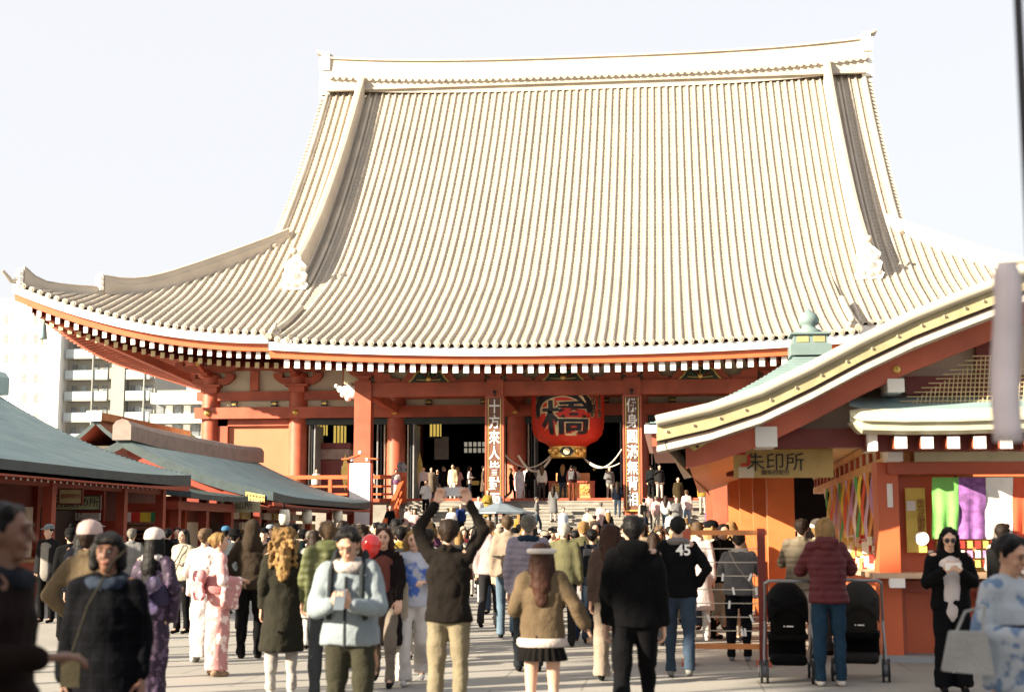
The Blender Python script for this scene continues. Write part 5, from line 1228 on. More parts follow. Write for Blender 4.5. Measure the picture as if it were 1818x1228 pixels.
def person(px, Y, h, face, label, top=(.02,.02,.025), garment='jacket', tpat=None, legs=(.02,.02,.03), lower='trousers', hair='black', hstyle='short', pose='stand', arms=('down','down'),
           skin=0, hat=None, hatc=(.6,.6,.6), bend=0, look=0, z0=0, group=None, bag=None, bagc=(.05,.05,.06), shoe=(.03,.03,.03), X=None, hood=None, wide=1.0, lpat=None, obi=None, bow=None, cuff=None, collar=None, glasses=False, shirt=None, eyes=None, cy=900, hands=None):
    x = xat(px, cy, Y) if X is None else X
    near = Y < 19; mid = Y < 30; s = h/1.72
    e = empty('person', (x, Y, z0), R(face), label, 'person', group)
    vb = .016 if near else (.026 if mid else .04); vc = .015 if near else (.024 if mid else .036)
    def S(p): return Vector(p)*s
    hipz, shz = .90, 1.405
    lean = Vector((0, -math.sin(R(bend))*.5, -(1-math.cos(R(bend)))*.5))   # offset of the shoulders when bending
    sh = [Vector((k*.150*wide**.5, 0, shz)) + lean for k in (1, -1)]
    neck = Vector((0, .01, 1.47)) + lean*1.1; hd = neck + Vector((0, -.012 - math.sin(R(look))*.10, .128 - (1-math.cos(R(look)))*.08))
    el, wr = [], []
    for k, (a, nm) in enumerate(zip(sh, arms)):
        kk = 1 if k == 0 else -1; q = ARM[nm](kk); el.append(a + Vector(q[0])); wr.append(a + Vector(q[1]))
    hips = [Vector((k*.09, 0, hipz)) for k in (1, -1)]
    kn = [Vector((k*.10, -.01, .48)) + Vector(LEG[pose][i][0]) for i, k in enumerate((1, -1))]
    an = [Vector((k*.105, .03, .085)) + Vector(LEG[pose][i][1]) for i, k in enumerate((1, -1))]
    # ---- body: one continuous figure
    B = Prim(10); t0 = Vector((0, .0, .96)); t1 = Vector((0, 0, 1.30)) + lean*.75
    B.cap(S(t0), S(t1), .125*s, .13*s, .72, 1.1); B.cap(S(sh[0]), S(sh[1]), .06*s, .06*s); B.cap(S((0,0,.93)), S((0,0,.95)), .13*s, .13*s, .8, 1.12)
    B.cap(S(t1), S(neck), .10*s, .055*s, .8); B.cap(S(neck - Vector((0,0,.03))), S(hd - Vector((0, -.01, .06))), .052*s, .05*s)
    for i in (0, 1):
        B.cap(S(sh[i]), S(el[i]), .05*s, .038*s); B.cap(S(el[i]), S(wr[i]), .038*s, .026*s)
        B.cap(S(hips[i]), S(kn[i]), .082*s, .052*s); B.cap(S(kn[i]), S(an[i]), .05*s, .034*s); B.cap(S(an[i]), S(an[i]+Vector((0,-.12,-.05))), .035*s, .025*s)
        if not near:
            d = (wr[i]-el[i]).normalized(); B.cap(S(wr[i]), S(wr[i]+d*.11), .03*s, .022*s, .8)
    Hd = Prim(12); rot = R(look)
    def HP(x_, y_, z_): return S(hd + Vector((x_, y_*math.cos(rot) - z_*math.sin(rot)*1.0 if False else y_*math.cos(rot) - z_*math.sin(rot), z_*math.cos(rot) + y_*math.sin(rot)*1.0)))
    # head: cranium, jaw, nose, ears, brow
    Hd.ell(HP(0, .012, .02), .074*s, .092*s, .096*s); Hd.cap(HP(0, -.028, -.02), HP(0, -.045, -.072), .056*s, .036*s)
    Hd.cap(HP(0, -.088, .012), HP(0, -.104, -.018), .009*s, .014*s); Hd.cap(HP(-.03, -.078, .035), HP(.03, -.078, .035), .014*s, .014*s)
    for k in (-1, 1): Hd.cap(HP(k*.076, .012, .018), HP(k*.074, .008, -.022), .014*s, .010*s); Hd.cap(HP(k*.03, -.062, -.02), HP(k*.028, -.064, -.03), .022*s, .02*s)
    Hd.cap(HP(-.015, -.082, -.048), HP(.015, -.082, -.048), .009*s, .009*s)
    Hd.cap(HP(0, .0, -.04), S(neck), .05*s, .05*s)
    parts = [(B, vb), (Hd, .0065 if near else (.012 if mid else .02))]
    if near:
        Hn = Prim(8)
        for i in (0, 1):
            kk = 1 if i == 0 else -1; d = (wr[i]-el[i]).normalized(); hnm = arms[i]
            if hnm in ('phone', 'phonehi'): dd = Vector((-kk*.75, -.25, .45)); hand(Hn, S(wr[i]+d*.01), dd, (0, .25, -.3) if False else (-kk*.3, .8, .2), (0, -.2, 1), 1.0, s)
            elif hnm == 'up': hand(Hn, S(wr[i]), (-kk*.35, -.1, .9), (0, 1, .1), (-kk, 0, .0), .9, s)
            elif hnm == 'face': hand(Hn, S(wr[i]), (-kk*.3, -.1, .9), (0, 1, .1), (-kk, 0, .3), .9, s)
            elif hnm in ('counter', 'bent', 'swingf'): hand(Hn, S(wr[i]), d, (0, .2, -1), (-kk, 0, 0), .45, s)
            else: hand(Hn, S(wr[i]), d, (-kk, .2, 0), (0, -1, 0), .55, s)
        parts.append((Hn, .0052))
    fuse(parts, vb, 'body', SKIN[skin], e, smooth=2)
    if near or eyes:
        if face % 360 < 100 or face % 360 > 260:
            for k in (-1, 1):
                b = MB(); b.ball(HP(k*.029, -.0865, .012), .0085*s, BLACK, 8, 6, (1.5, .5, .8)); b.build('eye', e)
                b = MB(); b.tube([HP(k*.045, -.086, .034), HP(k*.03, -.093, .04), HP(k*.014, -.092, .037)], .0035*s, hairm(hair if hair != 'white' else 'grey'), 5); b.build('eyebrow', e)
            b = MB(); b.ball(HP(0, -.0905, -.05), .016*s, mat('lips', (.33,.10,.08), .4), 8, 6, (1.25, .35, .38)); b.build('mouth', e)
    if glasses:
        for k in (-1, 1):
            b = MB(); b.ball(HP(k*.032, -.097, .012), .027*s, BLACK, 10, 6, (1, .22, .85)); b.build('sunglass_lens', e)
        b = MB(); b.tube([HP(-.078, .0, .018), HP(-.06, -.09, .018), HP(.06, -.09, .018), HP(.078, .0, .018)], .003*s, BLACK, 5); b.build('sunglass_frame', e)
    # ---- clothing
    T = Prim(12); bulk = {'jacket': .022, 'puffer': .042, 'coat': .024, 'hoodie': .028, 'shirt': .008, 'kimono': .016, 'fleece': .038}[garment]
    if shirt is not None and garment != 'shirt':
        U = Prim(10); U.cap(S(t0), S(t1), (.140)*s, .146*s, .84, 1.02); U.cap(S(t1), S(neck - Vector((0,0,.05))), .13*s, .06*s, .85); U.cap(S(t0 - Vector((0, .0, .10))), S(t0), .145*s, .14*s, .82, 1.05)
        fuse([(U, vc)], vc, 'shirt', cloth(shirt), e)
    hemz = {'jacket': .86, 'puffer': .84, 'coat': .45, 'hoodie': .86, 'shirt': .92, 'kimono': 1.0, 'fleece': .86}[garment]
    wf = wide
    if shirt is not None:                         # open front: two halves
        for k in (-1, 1):
            T.cone(S((k*.128, .0, hemz)), S(t1 + Vector((k*.112, .0, .02))), (.066+bulk*.6)*s, (.062+bulk*.5)*s, 1.5, 1.0)
        T.cone(S((0, .07, hemz)), S(t1 + Vector((0, .06, .02))), (.11+bulk*.5)*s, (.11+bulk*.5)*s, .5, 1.2)
    else:
        T.cone(S((0, 0, hemz)), S((0, 0, 1.06)), (.150+bulk)*s*wf**.5, (.128+bulk)*s*wf**.5, .74, 1.12); T.cone(S((0, 0, 1.05)), S(t1), (.128+bulk)*s*wf**.5, (.140+bulk)*s*wf**.5, .74, 1.12); T.cap(S(t1 - Vector((0,0,.02))), S(t1 + Vector((0,0,.02))), (.138+bulk)*s*wf**.5, (.125+bulk)*s*wf**.5, .74, 1.1)
    T.cap(S(sh[0]), S(sh[1]), (.054+bulk*.5)*s, (.054+bulk*.5)*s)
    if shirt is None: T.cap(S(t1), S(neck - Vector((0, 0, .02))), (.12+bulk*.4)*s, .062*s, .85)
    else: T.cap(S(t1+Vector((0,.04,0))), S(neck + Vector((0, .035, -.02))), (.11+bulk*.4)*s, .06*s, .7)
    for q_ in sh: T.cap(S(neck - Vector((0,0,.03))), S(q_*.86 + neck*.14 - Vector((0,0,.01))), (.056+bulk*.4)*s, (.055+bulk*.4)*s)
    if garment == 'coat':
        T.cone(S((0, .01, hemz)), S((0, 0, 1.02)), (.205+bulk*.5)*s*wf**.5, (.135+bulk)*s*wf**.5, .80, 1.10)
    if lower == 'kimono':
        T.cone(S((0, .01, .07)), S((0, 0, .55)), .150*s, .158*s, .92, 1.06); T.cone(S((0, 0, .54)), S((0, 0, 1.0)), .158*s, .145*s, .92, 1.1)
    for i in (0, 1):
        kk = 1 if i == 0 else -1; r0, r1, r2 = (.056+bulk*.55)*s, (.047+bulk*.60)*s, (.037+bulk*.45)*s; d = (wr[i]-el[i]).normalized()
        T.cap(S(sh[i]), S(el[i]), r0, r1); T.cap(S(el[i]), S(wr[i] - d*.03), r1, r2)
        if garment == 'kimono':
            Wd = Prim(8); 
            for t in (.25, .5, .75, 1.0):
                p = el[i].lerp(wr[i], t); T.cap(S(p), S(p + Vector((0, .03, -.26 - .06*t))), .045*s, .035*s)
    if hood == 'up':
        T.ell(S(hd + Vector((0, .02, .025))), .112*s, .115*s, .125*s); T.cap(S(hd+Vector((0,.03,-.05))), S(neck + Vector((0,.03,-.05))), .11*s, .13*s)
    elif hood == 'down':
        T.cap(S(neck + Vector((-.07, .085, .0))), S(neck + Vector((.07, .085, .0))), .065*s, .065*s, .8); T.cap(S(neck + Vector((0, .10, -.06))), S(neck+Vector((0,.11,-.10))), .08*s, .05*s, .6)
    elif garment in ('jacket', 'coat', 'puffer', 'fleece') and collar is None:
        for k in (-1, 1): T.cap(S(neck + Vector((k*.055, -.01, -.02))), S(neck + Vector((k*.03, .055, .01))), .028*s, .03*s)
    fuse([(T, vc)], vc, {'shirt': 'shirt', 'kimono': 'kimono', 'coat': 'coat'}.get(garment, 'jacket'), cloth(top, tpat), e, folds=(.030 if near else .02) if Y < 35 else 0)
    if collar is not None:
        Cc = Prim(10)
        for k in range(10):
            a = 2*math.pi*k/10; a2 = 2*math.pi*(k+1)/10
            Cc.cap(S(neck + Vector((math.sin(a)*.095, -.005 + math.cos(a)*.085, -.03 - .02*math.cos(a)*-1))), S(neck + Vector((math.sin(a2)*.095, -.005 + math.cos(a2)*.085, -.03 + .02*math.cos(a2)))), .042*s, .042*s)
        fuse([(Cc, .012)], .012, 'collar', cloth(collar), e, folds=.02, tex=CT2)
    if obi is not None:
        b = MB(); z1 = 1.02
        b.lathe([(.165*s, .98*s), (.196*s, 1.0*s), (.198*s, 1.18*s), (.17*s, 1.20*s)], cloth(obi), (0, 0, 0), 20, True, 1.0, .90); b.build('obi', e)
    if bow is not None:
        Bw = Prim(10)
        for k in (-1, 1):
            Bw.cap(S((k*.03, .21, 1.12)), S((k*.17, .24, 1.20)), .05*s, .08*s, .8); Bw.cap(S((k*.03, .22, 1.08)), S((k*.14, .24, .97)), .05*s, .075*s, .7)
        Bw.cap(S((0, .22, 1.12)), S((0, .23, .95)), .06*s, .05*s); fuse([(Bw, .016)], .016, 'obi_bow', cloth(bow, ('flower', tuple(min(1, c*1.6) for c in bow), 14)), e, folds=.05, tex=CT)
    if lower == 'trousers':
        Q = Prim(12); Q.cap(S((0, 0, .93)), S((0, 0, .99)), .132*s, .125*s, .85, 1.12); ww = 1.0 + (wf-1)*.6
        lw = 1.25 if lpat == 'wide' else 1.0
        for i in (0, 1):
            Q.cap(S(hips[i]), S(kn[i]), .092*s*ww, .068*s*lw, 1.05); Q.cap(S(kn[i]), S(an[i] + Vector((0, .0, .12))), .067*s*lw, .060*s*lw**2, 1.1); Q.cone(S(an[i] + Vector((0, .0, -.03))), S(an[i] + Vector((0, .0, .14))), .064*s*lw**2, .060*s*lw**2, 1.1)
        fuse([(Q, vc)], vc, 'trousers', cloth(legs), e, folds=.022 if near else 0)
    elif lower == 'skirt':
        b = MB(); n = 44; prof = ((.135, 1.0), (.15, .93), (.205, .74), (.215, .70)); vs = []
        for r_, z in prof:
            for k in range(n):
                a = 2*math.pi*k/n; rr = r_ + (.014 if k % 2 else -.008)*(1.0-z)*3.5; vs.append((math.cos(a)*rr*s, math.sin(a)*rr*.85*s, z*s))
        b.add(vs, [(i*n+k, i*n+(k+1)%n, (i+1)*n+(k+1)%n, (i+1)*n+k)[::-1] for i in range(3) for k in range(n)], cloth(legs)); b.build('pleated_skirt', e)
    if lower != 'kimono' or True:
        for i in (0, 1):
            Sh = Prim(10); a = an[i]; tilt = LEG[pose][i][1][2]
            Sh.cap(S(a + Vector((0, .03, -.045))), S(a + Vector((0, -.13, -.052 - tilt*.4))), .038*s, .036*s, 1.0, 1.05); Sh.cap(S(a + Vector((0, .01, -.0))), S(a + Vector((0, .0, -.03))), .043*s, .045*s)
            fuse([(Sh, .012 if near else .025)], .012, 'shoe', cloth(shoe), e)
    # ---- hair
    if hstyle != 'none' and hood != 'up':
        Hh = Prim(12); Hh.ell(HP(0, .030, .036), .086*s, .094*s, .096*s); Hh.cap(HP(-.05, -.015, .085), HP(.05, -.015, .085), .036*s, .036*s)
        if hstyle in ('short', 'bob'):
            Hh.cap(HP(0, .065, .02), HP(0, .06, -.035), .062*s, .048*s)
            for k in (-1, 1): Hh.cap(HP(k*.072, .02, .04), HP(k*.07, .025, .0), .024*s, .018*s)
        if hstyle == 'bob':
            for k in (-1, 1): Hh.cap(HP(k*.078, .0, .04), HP(k*.080, .0, -.07), .03*s, .034*s)
            Hh.cap(HP(0, .07, 0), HP(0, .07, -.08), .07*s, .07*s); Hh.cap(HP(-.045, -.066, .075), HP(.045, -.066, .075), .026*s, .026*s)
        if hstyle in ('long', 'curly'):
            for k in (-1, 1):
                Hh.cap(HP(k*.074, .01, .04), HP(k*.085, .02, -.09), .032*s, .04*s); Hh.cap(HP(k*.085, .02, -.09), S(neck + Vector((k*.10, .03, -.13))), .04*s, .036*s)
            Hh.cap(HP(0, .06, 0), S(neck + Vector((0, .09, -.14))), .075*s, .075*s, .8, 1.1)
            Hh.cap(S(neck + Vector((0, .09, -.14))), S(neck + Vector((0, .11, -.26))), .075*s, .05*s, .6, 1.2)
        if hstyle == 'curly':
            rng = random.Random(4)
            for _ in range(90):
                a = rng.uniform(-1.9, 1.9); z = rng.uniform(-.30, .11); r_ = .090 + .035*(z < -.02); q_ = rng.uniform(.016, .028); Hh.ell(S(hd + Vector((math.sin(a)*r_*1.15, .03 + math.cos(a)*r_, z))), q_*s, q_*s, q_*1.4*s)
        if hstyle == 'bun':
            Hh.cap(HP(0, .06, .0), HP(0, .06, -.03), .06*s, .045*s); Hh.ell(HP(0, .115, .03), .045*s, .042*s, .045*s)
            for k in (-1, 1): Hh.cap(HP(k*.074, .0, .05), HP(k*.07, .0, .0), .025*s, .016*s)
        fuse([(Hh, .011 if near else (.016 if mid else .024))], .012, 'hair', hairm(hair), e, folds=.03 if hstyle == 'curly' else (.012 if mid else 0), smooth=2, tex=CT2)
    if hat:
        b = MB(); c = HP(0, .02, .055)
        if hat == 'cap':
            b.lathe([(.096*s, 0), (.097*s, .025*s), (.085*s, .06*s), (.05*s, .083*s), (.004, .09*s)], cloth(hatc), c, 16, True, .95, 1.05)
            b.obox(c + Vector((0, -.125*s, .005)), (.13*s, 0, 0), (0, .11*s, .02*s), (0, 0, .01), cloth(hatc)); bev(b.build('cap', e), .004)
        elif hat == 'bucket':
            b.lathe([(.14*s, -.03*s), (.105*s, .0), (.095*s, .05*s), (.075*s, .08*s), (.004, .085*s)], cloth(hatc), c, 18); b.build('sun_hat', e)
        else:
            b.lathe([(.100*s, -.02*s), (.105*s, .0), (.100*s, .03*s), (.088*s, .065*s), (.05*s, .09*s), (.004, .10*s)], cloth(hatc), c, 16, True, .95, 1.08)
            if hat == 'pom': b.ball(c + Vector((0, 0, .12*s)), .035*s, cloth(hatc), 8, 6)
            b.build('knit_hat', e)
    if bag == 'backpack':
        b = MB(); b.box(-.14*s, .14*s, .15*s, .27*s, 1.0*s, 1.42*s, cloth(bagc)); b.box(-.10*s, .10*s, .27*s, .31*s, 1.02*s, 1.2*s, cloth(bagc)); o = bev(b.build('backpack', e), .05*s, 3)
        b = MB()
        for k in (-1, 1): b.tube([(k*.09*s, .18*s, 1.42*s), (k*.11*s, .02*s, 1.53*s), (k*.12*s, -.14*s, 1.42*s), (k*.13*s, -.16*s, 1.2*s), (k*.15*s, .14*s, 1.05*s)], .016*s, cloth(bagc), 6)
        b.build('backpack_strap', e)
    elif bag == 'cross':
        b = MB(); b.tube([(.0*s, -.155*s, 1.22*s), (.11*s, -.12*s, 1.45*s), (.11*s, .10*s, 1.45*s), (0, .19*s, 1.25*s), (-.20*s, .10*s, .98*s), (-.21*s, -.08*s, .96*s), (-.10*s, -.165*s, 1.06*s), (.0*s, -.165*s, 1.22*s)], .009*s, cloth(bagc), 6); b.build('bag_strap', e)
        b = MB(); b.box(-.27*s, -.19*s, -.10*s, .10*s, .82*s, .98*s, cloth(bagc)); bev(b.build('crossbody_bag', e), .025*s, 2)
    e['_h'] = 0; del e['_h']
    return e, dict(wr=[S(w_) for w_ in wr], hd=S(hd), s=s, neck=S(neck))
def wpos(e, p): return Matrix.Translation(e.location) @ Matrix.Rotation(e.rotation_euler.z, 4, 'Z') @ Vector(p)
# ---------------------------------------------------------------- the near figures
BLK_ = (.012,.012,.014); NAVY = (.012,.016,.03); WH = (.72,.70,.68)
e, k = person(14, 5.1, 1.66, 95, 'man in dark brown coat closest to the camera at the left edge', (.03,.014,.010), 'coat', hair='black', arms=('down','bent'), skin=2, legs=BLK_, wide=1.15, collar=(.03,.035,.05))  # coat and skin colours darkened to stand in for the shade here
e, k = person(196, 7.3, 1.55, 8, 'person with short dark hair in long navy plaid coat facing the camera', (.007,.008,.012), 'coat', 'plaid', legs=BLK_, hair='black', hstyle='bob', arms=('down','down'), skin=2, wide=1.1, collar=(.05,.07,.11))  # coat deepened and dark skin used, both standing in for shade
FLEECE = None
S_ = empty('phone_pouch', wpos(e, (-.10, -.26, .78)), 0, 'small olive pouch on a thin strap hanging over the navy plaid coat', 'pouch')
b = MB(); b.box(-.05,.05,-.015,.015,0,.17,cloth((.10,.085,.05))); bev(b.build('pouch', S_), .012, 2)
b = MB(); b.tube([(-.0,0,.17),(.06,.03,.40),(.17,.06,.62),(.20,.16,.68)], .006, cloth((.08,.07,.05)), 5); b.build('strap', S_)
person(163, 10.4, 1.62, 170, 'person in tan jacket and pale pink knit hat behind the navy plaid coat', (.26,.19,.11), 'jacket', legs=(.03,.03,.035), hair='brown', hat='knit', hatc=(.70,.52,.48), arms=('pocket','pocket'), wide=1.15)
person(278, 12.6, 1.57, 165, 'woman in dark purple kimono with lilac bow and white fur collar', (.05,.016,.07), 'kimono', ('flower',(.085,.05,.10),18), lower='kimono', hair='black', hstyle='long', arms=('bent','bent'), obi=(.10,.08,.17), bow=(.19,.15,.27), collar=(.72,.66,.64), hat='knit', hatc=(.72,.62,.58), shoe=WH)
person(327, 21.7, 1.60, -20, 'woman with long black hair in cream knit coat standing by the stalls', (.52,.47,.38), 'jacket', legs=BLK_, hair='black', hstyle='long', arms=('bent','down'), eyes=True, bag='cross')
person(392, 15.4, 1.55, 120, 'woman with blonde hair in pink kimono with big pink bow', (.72,.34,.33), 'kimono', ('flower',(.78,.62,.58),10), lower='kimono', hair='blonde', hstyle='bun', arms=('bent','bent'), obi=(.66,.30,.30), bow=(.70,.28,.30), shoe=(.45,.3,.2))
person(366, 17.0, 1.60, 175, 'woman in white kimono with ginger hair beside the pink kimono', (.76,.68,.66), 'kimono', lower='kimono', hair='tan', hstyle='bun', arms=('bent','bent'), obi=(.7,.5,.45), shoe=WH)
person(449, 17.6, 1.70, 185, 'person with brown hood up in long black coat seen from behind', (.085,.06,.04), 'jacket', legs=BLK_, hood='up', hstyle='none', arms=('pocket','pocket'), wide=1.1)
person(505, 13.7, 1.60, 195, 'woman with blonde curly hair in long dark olive coat', (.065,.06,.042), 'coat', legs=(.6,.55,.5), hair='blonde', hstyle='curly', arms=('down','pocket'), shoe=(.70,.66,.6))
e8, k8 = person(626, 9.6, 1.60, 0, 'person in pale blue grey fleece jacket looking down at hands', (.33,.39,.42), 'fleece', legs=(.09,.085,.055), hair='black', hstyle='short', arms=('phone','phone'), skin=1, bend=8, look=32, collar=(.62,.55,.50), wide=1.15)
for k in (-1, 1):                                  # dark rucksack straps over the pale fleece
    b = MB(); b.tube([(k*.085, .10, 1.39), (k*.10, -.02, 1.42), (k*.105, -.155, 1.30), (k*.11, -.175, 1.10), (k*.125, -.12, .98)], .020, cloth((.06,.07,.08)), 6); b.build('rucksack_strap', e8)
b = MB(); b.tube([(0, -.185, .80), (0, -.19, 1.0), (0, -.185, 1.15), (0, -.17, 1.26)], .011, cloth((.08,.09,.10)), 6); b.build('zip', e8)
ph = (k8['wr'][0]+k8['wr'][1])/2 + Vector((0,-.045,.04)); P8 = empty('phone', wpos(e8, ph), 0, 'dark phone held low in both hands by the person in pale fleece', 'phone')
b = MB(); b.obox((0,0,0), (.07,0,0), (0,.009,.004), (0,.07,.13), BLACK, mat('phone_screen', (.1,.12,.14), .2)); bev(b.build('case', P8), .003)
person(583, 13.3, 1.66, 195, 'person in olive green puffer jacket with tan hair behind the fleece jacket', (.17,.19,.075), 'puffer', 'quilt', legs=(.10,.11,.12), hair='tan', arms=('swingf','down'), wide=1.2, hood='down')
e11, k11 = person(797, 11.6, 1.66, 180, 'man in dark brown jacket and khaki trousers raising a phone overhead', (.035,.026,.020), 'jacket', legs=(.34,.29,.19), hair='brown', arms=('up','up'), wide=1.15, shoe=(.05,.04,.03))
ph = (k11['wr'][0]+k11['wr'][1])/2 + Vector((0,-.03,.09)); P11 = empty('phone', wpos(e11, ph), 0, 'light coloured phone held up above the crowd by the man in brown', 'phone')
b = MB(); b.box(-.08,.08,-.006,.006,-.038,.038, mat('phone_silver', (.5,.5,.52), .3)); b.box(-.065,-.035,.006,.012,-.03,.03,BLACK); bev(b.build('case', P11), .004)
person(682, 14.6, 1.60, 5, 'young woman with long brown hair and black coat walking towards the camera', (.03,.02,.02), 'coat', legs=(.3,.25,.2), hair='auburn', hstyle='long', arms=('swingf','down'), pose='walk', shirt=(.30,.10,.08))
RB = empty('red_balloon', (xat(659,968,14.2), 14.2, zat(659,968,14.2)), 0, 'shiny red round balloon floating among the heads in the crowd', 'balloon')
b = MB(); b.lathe([(.004,-.13),(.02,-.125),(.07,-.08),(.10,-.02),(.105,.03),(.08,.085),(.03,.115),(.004,.118)], mat('balloon_red', (.62,.02,.02), .15, spec=.8), (0,0,0), 20); b.build('balloon_skin', RB)
b = MB(); b.tube([(0,0,-.13),(.02,.01,-.4),(.0,.0,-.75)], .003, WHT, 5); b.build('string', RB)
e12, k12 = person(735, 14.8, 1.57, 10, 'girl with blonde hair in white and blue jacket and white trousers', (.60,.62,.72), 'jacket', ('flower',(.05,.12,.42),5), legs=(.75,.70,.66), hair='blonde', hstyle='long', arms=('bent','down'), pose='walk2', shoe=WH, lpat='wide')
TB = empty('tote_bag', wpos(e12, (-.22, -.12, .68)), 0, 'cream canvas tote bag carried by the girl in white and blue', 'bag')
b = MB(); b.box(-.17,.17,-.04,.04,0,.36,cloth((.58,.50,.38))); bev(b.build('bag_body', TB), .02, 2)
b = MB(); b.tube([(-.08,-.03,.36),(-.06,-.03,.55),(.06,-.03,.55),(.08,-.03,.36)], .009, cloth((.58,.50,.38)), 6); b.build('handle', TB)
person(706, 19, 1.63, 185, 'person in cream sweater just left of the raised arms', (.68,.60,.52), 'jacket', legs=(.45,.42,.4), hair='brown', arms=('down','down'))
person(901, 21.0, 1.80, 183, 'tall man with greyish hair in beige jacket and light jeans', (.42,.33,.25), 'jacket', legs=(.20,.30,.40), hair='tan', arms=('down','pocket'), pose='walk')
person(869, 23.2, 1.74, 180, 'man in pale pink jacket and dark trousers beside the tall beige man', (.60,.45,.45), 'jacket', legs=(.05,.05,.055), hair='tan', pose='walk2', arms=('down','down'))
person(938, 16.3, 1.75, 182, 'grey haired man in lilac grey puffer with dark blue shoulders', (.33,.30,.38), 'puffer', 'quilt', legs=(.04,.05,.06), hair='grey', arms=('down','down'), wide=1.15, collar=(.03,.07,.12))
eg, kg = person(962, 10.9, 1.47, 182, 'girl in brown fleece jacket with white band and black pleated miniskirt', (.22,.155,.09), 'fleece', legs=(.02,.017,.015), lower='skirt', hair='auburn', hstyle='long', arms=('bent','out'), wide=1.0, shoe=(.6,.55,.5))
b = MB(); b.lathe([(.165,.70),(.178,.715),(.178,.75),(.165,.765)], cloth((.72,.62,.55)), (0,0,0), 20, True, 1.08, .82); b.build('pale_hem_band', eg)
b = MB(); hd_ = kg['hd']; b.tube([hd_ + Vector((.095*math.cos(t), .045+.075*math.sin(t), .045)) for t in [math.pi*q/10 for q in range(11)]], .020, cloth((.78,.72,.66)), 8); b.build('pale_hair_band', eg)
person(1001, 19.8, 1.68, 178, 'white haired person in yellow green jacket behind the brown fleece girl', (.22,.21,.11), 'jacket', legs=(.05,.05,.05), hair='white', arms=('down','down'), wide=1.15)
person(1036, 21.8, 1.72, 178, 'man with light tan hair in dark olive jacket near the lantern axis', (.16,.15,.075), 'jacket', legs=(.05,.06,.09), hair='blonde', arms=('bent','down'), wide=1.2)
person(1030, 20.6, 1.18, 178, 'child in black knit hat and blue jeans between adults', (.45,.42,.42), 'jacket', legs=(.05,.10,.22), hair='black', hat='knit', hatc=BLK_, pose='walk', shoe=(.25,.07,.04))
person(1082, 15.2, 1.64, 182, 'woman with long auburn hair in mauve brown coat and wide beige trousers', (.17,.115,.09), 'jacket', legs=(.45,.36,.28), hair='auburn', hstyle='long', arms=('down','down'), lpat='wide', pose='walk')
person(1124, 11.1, 1.68, 181, 'tall person dressed all in black walking away in the middle', (.010,.010,.013), 'jacket', legs=(.010,.010,.014), hair='black', hood='down', arms=('down','down'), wide=1.15, pose='walk2')
e18, k18 = person(1203, 15.7, 1.72, 178, 'man in black jacket with white number and grey hood and blue jeans', (.014,.014,.017), 'jacket', legs=(.07,.11,.17), hair='black', arms=('pocket','pocket'), wide=1.15, pose='walk', shoe=(.3,.3,.28), look=14, collar=(.33,.30,.29))
o = inst(text_mesh('45', .16, WHT, .002, .004), 'number_print', e18, (-.06, .135, 1.36), (R(84),0,R(180)))
person(1238, 21.0, 1.70, 178, 'person in bright white coat walking beside the orange rack', (.76,.66,.66), 'coat', legs=WH, hair='tan', arms=('down','down'), shoe=WH)
person(1308, 17.9, 1.58, 172, 'person in grey hooded jacket with fluffy white hood and black trousers', (.25,.25,.25), 'hoodie', legs=(.018,.02,.03), hair='brown', hstyle='short', arms=('counter','counter'), bend=18, look=22, bag='cross', bagc=(.5,.45,.4), collar=(.74,.68,.64), wide=1.2, shoe=(.35,.35,.35))
person(1422, 18.4, 1.72, 172, 'man in tan puffer jacket and white trousers at the counter', (.34,.28,.19), 'puffer', 'quilt', legs=(.7,.6,.55), hair='brown', arms=('counter','counter'), wide=1.2)
person(1452, 18.9, 1.70, 150, 'person in cream knit hat leaning to the amulet counter', (.5,.4,.3), 'jacket', legs=(.1,.1,.1), hair='blonde', hat='knit', hatc=(.78,.72,.66), arms=('counter','counter'))
person(1466, 15.1, 1.70, 184, 'woman in maroon puffer jacket and blue jeans between two strollers', (.21,.035,.045), 'puffer', 'quilt', legs=(.035,.095,.17), hair='blonde', hstyle='bob', arms=('counter','face'), hood='down', shoe=(.80,.74,.70), bend=6, look=15)
e25, k25 = person(1682, 14.6, 1.60, -4, 'woman in sunglasses black jacket and white shirt looking at a phone', (.010,.011,.014), 'jacket', legs=(.010,.012,.018), hair='black', hstyle='long', arms=('phonehi','phonehi'), shirt=(.66,.60,.60), look=16, glasses=True, wide=1.25, lpat='wide')
ph = (k25['wr'][0]+k25['wr'][1])/2 + Vector((0,-.03,.04)); P25 = empty('phone', wpos(e25, ph), 0, 'white phone held by the woman in sunglasses', 'phone')
b = MB(); b.obox((0,0,0), (.15,0,0), (0,.009,.003), (0,-.02,.07), WHT); bev(b.build('case', P25), .004)
e26, k26 = person(1785, 7.9, 1.54, 38, 'woman in white and blue floral kimono with dark obi at the right edge', (.50,.55,.60), 'kimono', ('flower',(.10,.16,.26),9), lower='kimono', hair='black', hstyle='bun', arms=('bent','bent'), skin=1, obi=(.05,.05,.06), look=18, wide=1.15, shoe=WH)
WB = empty('white_handbag', (xat(1716,1140,7.7), 7.7, zat(1716,1190,7.7)), R(-8), 'soft white handbag hanging from the arm of the floral kimono woman', 'bag')
b = MB(); b.prism([(-.13,0),(.13,-.02),(.105,.2),(-.08,.2)][::-1] if False else [(-.13,.0),(.13,-.02),(.10,.20),(-.085,.2)], -.045, .045, cloth((.52,.52,.50))); bev(b.build('bag_body', WB), .02, 2)
b = MB(); b.tube([(-.05,0,.19),(-.0,0,.30),(.10,.0,.33),(.08,0,.19)], .008, cloth((.5,.5,.48)), 6); b.build('handle', WB)
